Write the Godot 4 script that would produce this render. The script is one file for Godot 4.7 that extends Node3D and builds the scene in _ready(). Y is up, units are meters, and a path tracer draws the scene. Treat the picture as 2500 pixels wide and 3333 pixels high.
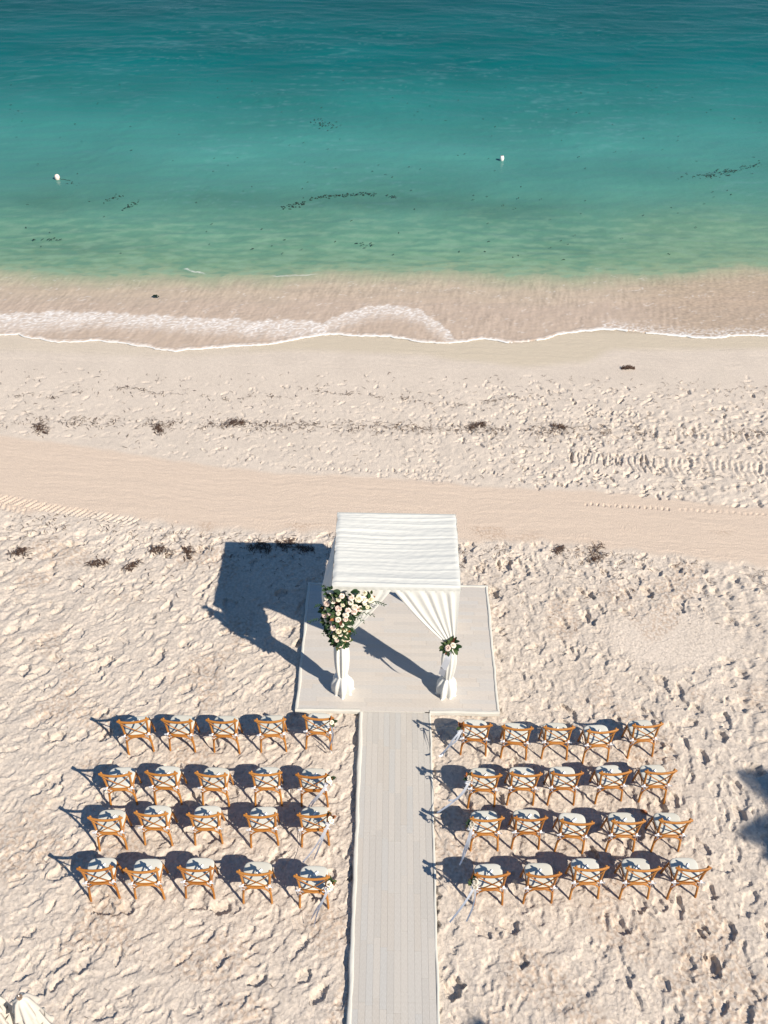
extends Node3D
# A beach wedding set-up seen from above: white gazebo on a plank platform, aisle, forty chairs, sand and sea.

var used := {}
var rng := RandomNumberGenerator.new()
var mats := {}

# ---------------------------------------------------------------- mesh collecting
class MB:
	var v := PackedVector3Array()
	var n := PackedVector3Array()
	var c := PackedColorArray()
	var ix := PackedInt32Array()
	var tint := Color(1, 1, 1)
	func add(p: Vector3, nn: Vector3) -> int:
		v.append(p); n.append(nn); c.append(tint)
		return v.size() - 1
	func tri(a: int, b: int, d: int) -> void:
		var g := (v[b] - v[a]).cross(v[d] - v[a])
		if g.dot(n[a] + n[b] + n[d]) > 0.0:
			ix.append(a); ix.append(d); ix.append(b)
		else:
			ix.append(a); ix.append(b); ix.append(d)
	func quad(a: int, b: int, d: int, e: int) -> void:
		tri(a, b, d); tri(a, d, e)
	func flat_quad(a: Vector3, b: Vector3, d: Vector3, e: Vector3) -> void:
		var nn := -(b - a).cross(d - a).normalized()
		var i := add(a, nn); add(b, nn); add(d, nn); add(e, nn)
		quad(i, i + 1, i + 2, i + 3)
	# a grid of points with smooth normals; f(i, j) already evaluated into pts (row by row)
	func grid(pts: PackedVector3Array, w: int, h: int, flip := false) -> void:
		var b := v.size()
		for j in h:
			for i in w:
				var l := pts[j * w + maxi(i - 1, 0)]
				var r := pts[j * w + mini(i + 1, w - 1)]
				var u := pts[maxi(j - 1, 0) * w + i]
				var d := pts[mini(j + 1, h - 1) * w + i]
				var nn := (r - l).cross(d - u)
				if nn.length_squared() < 1e-16:
					nn = Vector3.UP
				nn = nn.normalized()
				if flip: nn = -nn
				add(pts[j * w + i], nn)
		for j in h - 1:
			for i in w - 1:
				var a := b + j * w + i
				quad(a, a + 1, a + w + 1, a + w)
	# a swept tube with an oval section and rounded ends
	func tube(pts: PackedVector3Array, ra: float, rb: float, sides := 8, up := Vector3.UP, taper := 1.0, ends := true) -> void:
		var m := pts.size()
		var rings: Array[int] = []
		for k in m:
			var t := (pts[mini(k + 1, m - 1)] - pts[maxi(k - 1, 0)]).normalized()
			var uu := up
			if absf(t.dot(uu)) > 0.98: uu = Vector3(1, 0, 0) if absf(t.x) < 0.7 else Vector3(0, 0, 1)
			var s := uu.cross(t).normalized()
			var w := t.cross(s).normalized()
			var q := lerpf(1.0, taper, float(k) / maxf(m - 1, 1))
			var passes := [[0.0, 1.0]]
			if ends and k == 0: passes = [[-0.75, 0.6], [0.0, 1.0]]
			if ends and k == m - 1: passes = [[0.0, 1.0], [0.75, 0.6]]
			for ps in passes:
				var off: float = ps[0]
				var sc: float = ps[1]
				var rr := minf(ra, rb) * q
				rings.append(v.size())
				for i in sides:
					var a := TAU * i / sides
					var dir := s * cos(a) * ra + w * sin(a) * rb
					var nd := (s * cos(a) * rb + w * sin(a) * ra).normalized() + t * off
					add(pts[k] + dir * q * sc + t * off * rr, nd.normalized())
		for r in rings.size() - 1:
			for i in sides:
				var j := (i + 1) % sides
				quad(rings[r] + i, rings[r] + j, rings[r + 1] + j, rings[r + 1] + i)
		for e in [0, rings.size() - 1]:
			var cc := Vector3.ZERO
			for i in sides: cc += v[rings[e] + i]
			var t2 := (pts[1] - pts[0]).normalized() * -1.0 if e == 0 else (pts[m - 1] - pts[m - 2]).normalized()
			var k2 := add(cc / sides + t2 * minf(ra, rb) * 0.2, t2)
			for i in sides: tri(rings[e] + i, rings[e] + (i + 1) % sides, k2)
	# rounded box by chamfered edges
	func box(cn: Vector3, size: Vector3, ch := 0.004) -> void:
		var h := size * 0.5
		ch = minf(ch, minf(h.x, minf(h.y, h.z)) * 0.6)
		for ax in 3:
			var b1 := (ax + 1) % 3
			var b2 := (ax + 2) % 3
			for sg: float in [-1.0, 1.0]:
				var nn := Vector3.ZERO
				nn[ax] = sg
				var id := v.size()
				for q in [[-1, -1], [1, -1], [1, 1], [-1, 1]]:
					var p := Vector3.ZERO
					p[ax] = h[ax] * sg
					p[b1] = (h[b1] - ch) * q[0]
					p[b2] = (h[b2] - ch) * q[1]
					add(cn + p, nn)
				quad(id, id + 1, id + 2, id + 3)
		for ax in 3:                     # the chamfers along the twelve edges
			var b1 := (ax + 1) % 3
			var b2 := (ax + 2) % 3
			for s1: float in [-1.0, 1.0]:
				for s2: float in [-1.0, 1.0]:
					var nn := Vector3.ZERO
					nn[b1] = s1; nn[b2] = s2
					nn = nn.normalized()
					var id := v.size()
					for e: float in [-1.0, 1.0]:
						var p := Vector3.ZERO
						p[ax] = (h[ax] - ch) * e
						p[b1] = h[b1] * s1; p[b2] = (h[b2] - ch) * s2
						add(cn + p, nn)
						p[b1] = (h[b1] - ch) * s1; p[b2] = h[b2] * s2
						add(cn + p, nn)
					quad(id, id + 1, id + 3, id + 2)
	# a curve of radii turned about a vertical axis, with pleats
	func lathe(base: Vector3, prof: Array, sides: int, pleats := 0.0, count := 9, seed_ := 0.0) -> void:
		var pts := PackedVector3Array()
		for q in prof:
			for i in sides + 1:
				var a := TAU * (i % sides) / sides
				var amp: float = q[2] if q.size() > 2 else 1.0
				var r: float = q[0] * (1.0 + pleats * amp * (sin(a * count + seed_ + q[1] * 0.9) * 0.6 + sin(a * (count * 0.5 + 1.5) + seed_ * 2.3) * 0.4))
				if i == sides: r = pts[pts.size() - sides].distance_to(base + Vector3(0, q[1], 0))
				pts.append(base + Vector3(cos(a) * r, q[1], sin(a) * r))
		grid(pts, sides + 1, prof.size(), prof[0][1] < prof[prof.size() - 1][1])
	func mesh() -> ArrayMesh:
		var arr := []
		arr.resize(Mesh.ARRAY_MAX)
		arr[Mesh.ARRAY_VERTEX] = v
		arr[Mesh.ARRAY_NORMAL] = n
		arr[Mesh.ARRAY_COLOR] = c
		arr[Mesh.ARRAY_INDEX] = ix
		var m := ArrayMesh.new()
		m.add_surface_from_arrays(Mesh.PRIMITIVE_TRIANGLES, arr)
		return m

# ---------------------------------------------------------------- naming
func numbered(called: String) -> String:
	var k: int = used.get(called, 0)
	used[called] = k + 1
	return called if k == 0 else "%s_%03d" % [called, k]

func tag(o: Node3D, label: String, category: String, group := "", kind := "") -> Node3D:
	if label: o.set_meta("label", label)
	if category: o.set_meta("category", category)
	if group: o.set_meta("group", group)
	if kind: o.set_meta("kind", kind)
	return o

func thing(called: String, at := Vector3.ZERO, turn := 0.0) -> Node3D:
	var o := Node3D.new()
	o.name = numbered(called)
	add_child(o)
	o.position = at
	o.rotation.y = turn
	return o

func part(called: String, m: Mesh, mat: Material, parent: Node) -> MeshInstance3D:
	var o := MeshInstance3D.new()
	o.mesh = m
	if mat: o.material_override = mat
	if parent == self:
		o.name = numbered(called)
		add_child(o)
	else:
		var cnt: Dictionary = parent.get_meta("_cnt") if parent.has_meta("_cnt") else {}
		var k: int = cnt.get(called, 0)
		cnt[called] = k + 1
		parent.set_meta("_cnt", cnt)
		o.name = called if k == 0 else "%s_%03d" % [called, k]
		parent.add_child(o, true)
	return o

func clean(o: Node) -> void:
	if o.has_meta("_cnt"): o.remove_meta("_cnt")
	for k in o.get_children(): clean(k)

# ---------------------------------------------------------------- materials
func srgb(r: float, g: float, b: float) -> Color:   # linear base colour to what albedo_color wants
	return Color(r, g, b).linear_to_srgb()

func noise_tex(size: int, freq: float, oct: int, lo: Color, hi: Color, sd: int, kind := FastNoiseLite.TYPE_SIMPLEX_SMOOTH) -> NoiseTexture2D:
	var f := FastNoiseLite.new()
	f.seed = sd; f.noise_type = kind; f.frequency = freq; f.fractal_octaves = oct
	var t := NoiseTexture2D.new()
	t.width = size; t.height = size; t.seamless = true; t.noise = f
	var g := Gradient.new()
	g.set_color(0, lo); g.set_color(1, hi)
	t.color_ramp = g
	return t

func std(col: Color, rough: float, tex: Texture2D = null, scale := Vector3.ONE, world := false) -> StandardMaterial3D:
	var m := StandardMaterial3D.new()
	m.albedo_color = col
	m.roughness = rough
	if tex:
		m.albedo_texture = tex
		m.uv1_triplanar = true
		m.uv1_world_triplanar = world
		m.uv1_scale = scale
	return m

# ---------------------------------------------------------------- the beach
var xs := PackedFloat32Array()
var zs := PackedFloat32Array()
var H := PackedFloat32Array()
var n1 := FastNoiseLite.new()
var n2 := FastNoiseLite.new()
var shore_x := PackedFloat32Array()
var shore_z := PackedFloat32Array()
const PX0 := -1.615
const PX1 := 2.18
const PZ0 := -14.035
const PZ1 := -10.80
const AX0 := -0.422
const AX1 := 0.893

func piece(x: float, pts: Array) -> float:
	if x <= pts[0][0]: return pts[0][1]
	for i in pts.size() - 1:
		if x <= pts[i + 1][0]:
			var t: float = (x - pts[i][0]) / (pts[i + 1][0] - pts[i][0])
			return lerpf(pts[i][1], pts[i + 1][1], t * t * (3.0 - 2.0 * t))
	return pts[pts.size() - 1][1]

func shore(x: float) -> float:
	var k := shore_x.bsearch(x)
	if k <= 0: return shore_z[0]
	if k >= shore_x.size(): return shore_z[shore_x.size() - 1]
	var t := (x - shore_x[k - 1]) / (shore_x[k] - shore_x[k - 1])
	return lerpf(shore_z[k - 1], shore_z[k], t) + 0.05 * n1.get_noise_2d(x * 1.8, 77.0) + 0.02 * n2.get_noise_2d(x * 7.0, 3.0)

func band_top(x: float) -> float:
	return piece(x, [[-11.0, -19.1], [-1.5, -17.75], [4.0, -17.35], [10.0, -16.75]]) + 0.08 * n1.get_noise_2d(x * 0.9, 5.0)

func band_bot(x: float) -> float:
	return piece(x, [[-11.0, -16.6], [-7.5, -16.25], [-2.4, -15.75], [3.0, -15.55], [9.5, -14.9]]) + 0.15 * n1.get_noise_2d(x * 1.3, 45.0)

func sand_slope(z: float) -> float:
	if z > -22.0: return 0.0
	var d := -22.0 - z
	return -0.012 * d - 0.0045 * d * d if d < 8.0 else -0.384 - 0.05 * (d - 8.0)

func hash2(a: float) -> float:
	var s := sin(a * 12.9898) * 43758.5453
	return s - floorf(s)

func cells(lo: float, hi: float, a: PackedFloat32Array) -> Vector2i:
	return Vector2i(maxi(a.bsearch(lo), 0), mini(a.bsearch(hi), a.size()))

func height_at(x: float, z: float) -> float:
	var i := clampi(xs.bsearch(x), 1, xs.size() - 1)
	var j := clampi(zs.bsearch(z), 1, zs.size() - 1)
	return H[j * xs.size() + i]

# one tread: the sand inside is pressed flat, its edge pushed up
func press(x: float, z: float, turn: float, ln: float, wd: float, depth: float, rim: float, tilt: float, waist: float) -> void:
	var reach := ln * 1.7
	var ri := cells(x - reach, x + reach, xs)
	var rj := cells(z - reach, z + reach, zs)
	if ri.y <= ri.x or rj.y <= rj.x: return
	var w := xs.size()
	var ci := clampi(xs.bsearch(x), 0, w - 1)
	var cj := clampi(zs.bsearch(z), 0, zs.size() - 1)
	var base := H[cj * w + ci] - depth
	var jx := n2.get_noise_2d(x * 9.0, z * 9.0) * 7.0
	var co := cos(turn)
	var si := sin(turn)
	for j in range(rj.x, rj.y):
		var dz := zs[j] - z
		for i in range(ri.x, ri.y):
			var dx := xs[i] - x
			var u := (dx * co + dz * si) / ln
			if u > 1.6 or u < -1.6: continue
			var vv := (dz * co - dx * si) / (wd * (1.0 - waist * maxf(0.0, 1.0 - absf(u + 0.15) * 3.0)))
			var d := sqrt(u * u * u * u + vv * vv) if absf(u) < 1.0 else sqrt(u * u + vv * vv)
			d *= 1.0 + 0.16 * sin(u * 4.1 + vv * 3.3 + jx) + 0.08 * sin(vv * 7.0 - u * 6.0 + jx * 2.0)
			if d >= 1.55: continue
			var k := j * w + i
			if d < 1.0:
				var f := clampf((1.0 - d) * 5.0, 0.0, 1.0)
				H[k] = lerpf(H[k] + rim * (1.0 - f) * 0.7, base + tilt * u, f * 0.93)
			else:
				var e := (1.55 - d) / 0.55
				H[k] += rim * e * e * (0.8 + 0.6 * u)

func bars(ax: float, az: float, bx: float, bz: float, gap: float, ln: float, wd: float, depth: float, slant: float, fade := 0.0) -> void:
	var dir := Vector2(bx - ax, bz - az)
	var cnt := int(dir.length() / gap)
	var along := atan2(dir.y, dir.x)
	for k in cnt:
		var t := float(k) / cnt
		if rng.randf() < fade: continue
		press(lerpf(ax, bx, t) + rng.randf_range(-0.01, 0.01), lerpf(az, bz, t) + rng.randf_range(-0.02, 0.02), along + PI / 2 + slant + rng.randf_range(-0.12, 0.12), ln, wd, depth * rng.randf_range(0.6, 1.2), depth * 0.35, 0.0, 0.0)

func amp_at(x: float, z: float) -> float:
	var bt := band_top(x)
	var bb := band_bot(x)
	var near := smoothstep(bb - 0.10, bb + 0.25, z)
	var far := (1.0 - smoothstep(bt - 0.30, bt + 0.05, z)) * smoothstep(-22.7, -20.2, z)
	var heavy := 0.30 + 0.45 * smoothstep(-2.0, 7.0, x)
	near *= 1.0 - 0.85 * smoothstep(-4.3, -2.6, z)
	var patch := smoothstep(0.75, 1.1, Vector2((x - 5.8) / 1.35, (z + 12.75) / 0.78).length() + 0.18 * n1.get_noise_2d(x * 1.5, z * 1.5))
	return maxf(near * (0.06 + 0.94 * patch), far * heavy)

func build_sand() -> void:
	var x := -6.5
	var right := PackedFloat32Array()
	var left := PackedFloat32Array()
	while x <= 6.7:
		right.append(x); x += 0.0185
	var step := 0.035
	while x < 60.0:
		right.append(x); x += step
		if x > 11.6: step = minf(step * 1.5, 4.0)
	x = -6.5 - 0.035; step = 0.035
	while x > -60.0:
		left.append(x); x -= step
		if x < -11.8: step = minf(step * 1.5, 4.0)
	left.reverse()
	xs = left + right
	var z := -90.0
	step = 3.0
	while z < -24.9:
		zs.append(z)
		step = 3.0 if z < -36.0 else 0.3
		z += step
	while z < -15.7:
		zs.append(z); z += 0.033 if z < -22.0 else 0.025
	while z < -4.4:
		zs.append(z); z += 0.0185
	step = 0.05
	while z < 45.0:
		zs.append(z); z += step
		if z > -1.5: step = minf(step * 1.3, 3.0)
	var w := xs.size()
	var h := zs.size()
	H.resize(w * h)
	# broad shape
	var cell := FastNoiseLite.new()
	cell.noise_type = FastNoiseLite.TYPE_CELLULAR
	cell.cellular_return_type = FastNoiseLite.RETURN_CELL_VALUE
	cell.frequency = 1.0; cell.seed = 5; cell.fractal_type = FastNoiseLite.FRACTAL_NONE
	for j in h:
		var zz := zs[j]
		var sl := sand_slope(zz)
		for i in w:
			var xx := xs[i]
			var k := j * w + i
			if zz < -24.6:
				H[k] = sl
				continue
			var a := amp_at(xx, zz)
			var y := sl
			if a > 0.01:
				var u := xx * 0.80 + zz * 0.60
				var q := -xx * 0.60 + zz * 0.80
				var big := n1.get_noise_2d(xx * 0.9, zz * 0.9)
				var lump := n1.get_noise_2d(u * 2.1 + 40.0, q * 3.6)
				var ridge := 1.0 - 2.0 * absf(n2.get_noise_2d(u * 3.4, q * 5.6))
				y += a * (0.018 * big + 0.010 * lump + 0.002 * ridge)
				# trodden plates with crumbling edges
				var wx := xx + 0.075 * n1.get_noise_2d(xx * 3.6 + 9.0, zz * 3.6) + 0.02 * n2.get_noise_2d(xx * 14.0, zz * 14.0)
				var wz := zz + 0.075 * n1.get_noise_2d(xx * 3.6, zz * 3.6 + 31.0) + 0.02 * n2.get_noise_2d(xx * 14.0 + 5.0, zz * 14.0)
				var tu := wx * 0.80 + wz * 0.60 * (1.0 if xx < 0.3 else -1.0)
				var tq := -wx * 0.60 * (1.0 if xx < 0.3 else -1.0) + wz * 0.80
				y += a * (0.0118 * cell.get_noise_2d(tu * 3.9, tq * 5.6) + 0.0085 * cell.get_noise_2d(tu * 6.3 + 50.0, tq * 8.4))
			else:
				var al := zz - lerpf(band_top(xx), band_bot(xx), 0.5)
				y += 0.005 * n1.get_noise_2d(xx * 0.25, al * 3.2) + 0.004 * n1.get_noise_2d(xx * 0.4, al * 9.0) + 0.003 * n2.get_noise_2d(xx * 3.0, al * 16.0)
			H[k] = y
	# footprints
	for t in 4600:                                             # the strip beyond the raked band
		var px := rng.randf_range(-12.0, 12.0)
		var pz := rng.randf_range(-22.4, -16.6)
		if pz > band_top(px) - 0.02: continue
		var thin := smoothstep(-22.6, -20.0, pz) * (0.45 + 0.55 * smoothstep(-4.0, 6.0, px))
		if rng.randf() > thin: continue
		press(px, pz, rng.randf_range(-1.6, 1.6), rng.randf_range(0.055, 0.12), rng.randf_range(0.032, 0.055), rng.randf_range(0.006, 0.020 + 0.040 * smoothstep(-1.0, 6.0, px)) * (0.6 if rng.randf() < 0.7 else 1.3), 0.001, rng.randf_range(-0.012, 0.012), 0.2)
	for t in 3200:                                             # old, half-filled treads
		var px := rng.randf_range(-9.4, 9.6)
		var pz := rng.randf_range(-15.9, -4.3)
		if pz < band_bot(px) + 0.12 or Vector2((px - 5.8) / 1.35, (pz + 12.75) / 0.78).length() < 1.0: continue
		press(px, pz, rng.randf_range(-0.9, 0.9) + (-0.75 if px < 0.0 else 1.25), rng.randf_range(0.11, 0.18), rng.randf_range(0.055, 0.10), rng.randf_range(-0.004, 0.012), 0.001, rng.randf_range(-0.007, 0.007), 0.1)
	for t in 5000:                                             # the trodden sand round the chairs
		var px := rng.randf_range(-9.4, 9.6)
		var pz := rng.randf_range(-15.9, -4.3)
		if pz < band_bot(px) + 0.12: continue
		var soft := Vector2((px - 5.8) / 1.35, (pz + 12.75) / 0.78).length()
		if soft < 1.0: continue
		var dir := rng.randf_range(-0.55, 0.55) + (-0.75 if px < 0.0 else 1.25)
		if rng.randf() < 0.35: dir = rng.randf_range(0.0, PI)
		if rng.randf() < 0.5: dir += PI
		var deep := rng.randf() < (0.06 + 0.14 * smoothstep(2.5, 6.0, px))
		var ln := rng.randf_range(0.105, 0.15)
		var wd := rng.randf_range(0.04, 0.058)
		var dp := rng.randf_range(0.008, 0.030)
		if deep:
			ln *= 1.05; wd *= 1.9; dp = rng.randf_range(0.035, 0.075)
		elif rng.randf() < 0.3:
			dp *= 0.45
		press(px, pz, dir, ln, wd, dp, dp * rng.randf_range(0.02, 0.2), rng.randf_range(-0.008, 0.008), 0.28 if not deep else 0.0)
	# tyre tracks
	bars(-10.2, -17.0, -8.0, -16.42, 0.125, 0.17, 0.030, 0.030, 0.5)
	bars(-8.0, -16.42, -5.6, -15.93, 0.125, 0.17, 0.030, 0.030, 0.5, 0.05)
	bars(-10.2, -16.72, -8.2, -16.2, 0.125, 0.10, 0.030, 0.030, -0.4)
	bars(4.6, -18.60, 9.8, -18.30, 0.15, 0.24, 0.032, 0.040, 0.12)
	bars(6.0, -18.25, 10.2, -18.0, 0.15, 0.20, 0.032, 0.036, -0.3, 0.1)
	bars(4.7, -16.84, 9.2, -16.56, 0.135, 0.05, 0.026, 0.026, 0.2, 0.05)
	bars(-1.8, -17.99, 1.5, -17.97, 0.16, 0.055, 0.026, 0.024, 0.0, 0.1)
	bars(6.6, -19.70, 10.2, -19.50, 0.14, 0.20, 0.03, 0.032, 0.15, 0.1)
	bars(-8.3, -14.2, -6.5, -15.85, 0.10, 0.035, 0.025, 0.022, 0.2, 0.2)
	bars(-6.1, -14.55, -4.7, -16.05, 0.10, 0.035, 0.025, 0.022, 0.2, 0.2)
	# fine crumbs, the beds of platform and path, colours and normals
	var cl := FastNoiseLite.new()
	cl.seed = 91; cl.frequency = 1.0; cl.fractal_octaves = 3
	for j in h:
		var zz := zs[j]
		if zz < -23.5 or zz > -4.0: continue
		for i in w:
			var xx := xs[i]
			if absf(xx) > 12.0: continue
			var k := j * w + i
			var y := H[k]
			if zz > -16.2:
				var crumb := cl.get_noise_2d(xx * 0.8, zz * 0.8) + 0.12 * smoothstep(0.0, 3.0, xx) * smoothstep(-9.0, -5.0, zz)
				if crumb > 0.02:
					y += clampf(crumb * 5.0, 0.0, 1.0) * (0.017 * absf(cl.get_noise_2d(xx * 15.0, zz * 15.0)) - 0.003)
			var inx := maxf(maxf(PX0 - xx, xx - PX1), maxf(PZ0 - zz, zz - PZ1))
			var ina := maxf(maxf(AX0 - xx, xx - AX1), PZ1 - 0.2 - zz)
			var dd := minf(inx, ina)
			if dd < 0.3:
				y = lerpf(minf(y, -0.03), minf(y, 0.045), smoothstep(-0.06, 0.02, dd)) if dd < 0.05 else lerpf(minf(y, 0.045), y, smoothstep(0.05, 0.3, dd))
			H[k] = y
	var P := PackedVector3Array()
	var N := PackedVector3Array()
	var C := PackedColorArray()
	P.resize(w * h); N.resize(w * h); C.resize(w * h)
	for j in h:
		var zz := zs[j]
		var j0 := maxi(j - 1, 0)
		var j1 := mini(j + 1, h - 1)
		var iz := 1.0 / (zs[j1] - zs[j0])
		for i in w:
			var xx := xs[i]
			var k := j * w + i
			var i0 := maxi(i - 1, 0)
			var i1 := mini(i + 1, w - 1)
			P[k] = Vector3(xx, H[k], zz)
			N[k] = Vector3((H[j * w + i0] - H[j * w + i1]) / (xs[i1] - xs[i0]), 1.0, (H[j0 * w + i] - H[j1 * w + i]) * iz).normalized()
			C[k] = sand_color(xx, zz)
	var edge := PackedFloat32Array()
	for i in w: edge.append(band_bot(xs[i]) + 0.10)
	var cut := 0
	while zs[cut] < -17.5: cut += 1
	var m := ArrayMesh.new()
	for side in 2:                                             # smooth sand, then trodden sand, each with its own grain
		var first := 0 if side == 0 else cut
		var ix := PackedInt32Array()
		for j in range(first, h - 1):
			for i in w - 1:
				if (zs[j] > edge[i]) != (side == 1): continue
				var a := (j - first) * w + i
				ix.append(a); ix.append(a + 1); ix.append(a + w + 1)
				ix.append(a); ix.append(a + w + 1); ix.append(a + w)
		var last := h
		if side == 0:
			last = 0
			while last < h and zs[last] < -14.0: last += 1
			last = mini(last + 2, h)
		var arr := []
		arr.resize(Mesh.ARRAY_MAX)
		arr[Mesh.ARRAY_VERTEX] = P.slice(first * w, last * w); arr[Mesh.ARRAY_NORMAL] = N.slice(first * w, last * w)
		arr[Mesh.ARRAY_COLOR] = C.slice(first * w, last * w); arr[Mesh.ARRAY_INDEX] = ix
		m.add_surface_from_arrays(Mesh.PRIMITIVE_TRIANGLES, arr)
		m.surface_set_material(side, mats.sand if side == 0 else mats.sand_trodden)
	var o := part("sand", m, null, self)
	tag(o, "pale trodden beach sand with footprints, tyre tracks and a raked band", "sand", "", "structure")

const SAND := Vector3(0.645, 0.568, 0.492)
func sand_color(x: float, z: float) -> Color:
	if z < -25.5 or z > -3.0 or absf(x) > 13.0:
		return Color(SAND.x * 0.9, SAND.y * 0.88, SAND.z * 0.84)
	var c := SAND
	var m := n1.get_noise_2d(x * 0.7 + 9.0, z * 0.7)
	var s := n2.get_noise_2d(x * 7.0, z * 7.0)
	c *= 1.0 + 0.07 * smoothstep(-13.0, -17.0, z)
	c *= 1.0 + 0.05 * m + 0.05 * s
	# the raked band shows drier, more peach-coloured sand
	var inb := smoothstep(band_top(x) - 0.1, band_top(x) + 0.1, z) * (1.0 - smoothstep(band_bot(x) - 0.1, band_bot(x) + 0.15, z))
	if inb > 0.0:
		c = c.lerp(Vector3(0.695, 0.575, 0.474) * (1.0 + 0.03 * n1.get_noise_2d(x * 0.35, z * 7.0) + 0.025 * s), inb)
	# damp sand along the water
	if z < -21.5:
		var e := piece(x, [[-12.0, -23.1], [-6.0, -22.9], [-2.6, -23.35], [0.8, -23.25], [2.1, -22.95], [3.8, -22.70], [5.4, -22.95], [6.6, -23.7], [12.0, -23.9]])
		var damp := 1.0 - smoothstep(e - 0.25, e + 0.25, z)
		c = c.lerp(Vector3(0.610, 0.535, 0.415), damp * (0.75 if x > -4.0 else 0.4))
		var wet := 1.0 - smoothstep(-0.12, 0.10, z - shore(x))
		c = c.lerp(Vector3(0.34, 0.27, 0.20), wet * 0.8)
	var pl := Vector2((x - 5.8) / 1.35, (z + 12.75) / 0.78).length()
	if pl < 1.1: c *= 1.0 + 0.08 * (1.0 - smoothstep(0.8, 1.1, pl))
	# coarse brown crumbs in the trodden sand
	if z > -16.0:
		var p := smoothstep(0.18, 0.5, n1.get_noise_2d(x * 0.5 - 30.0, z * 0.5) + 0.25 * smoothstep(-9.0, -5.0, z)) * smoothstep(0.05, 0.5, n2.get_noise_2d(x * 11.0, z * 11.0) + 0.2)
		c = c.lerp(Vector3(0.44, 0.31, 0.22), 0.45 * p)
	return Color(c.x, c.y, c.z)

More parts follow.
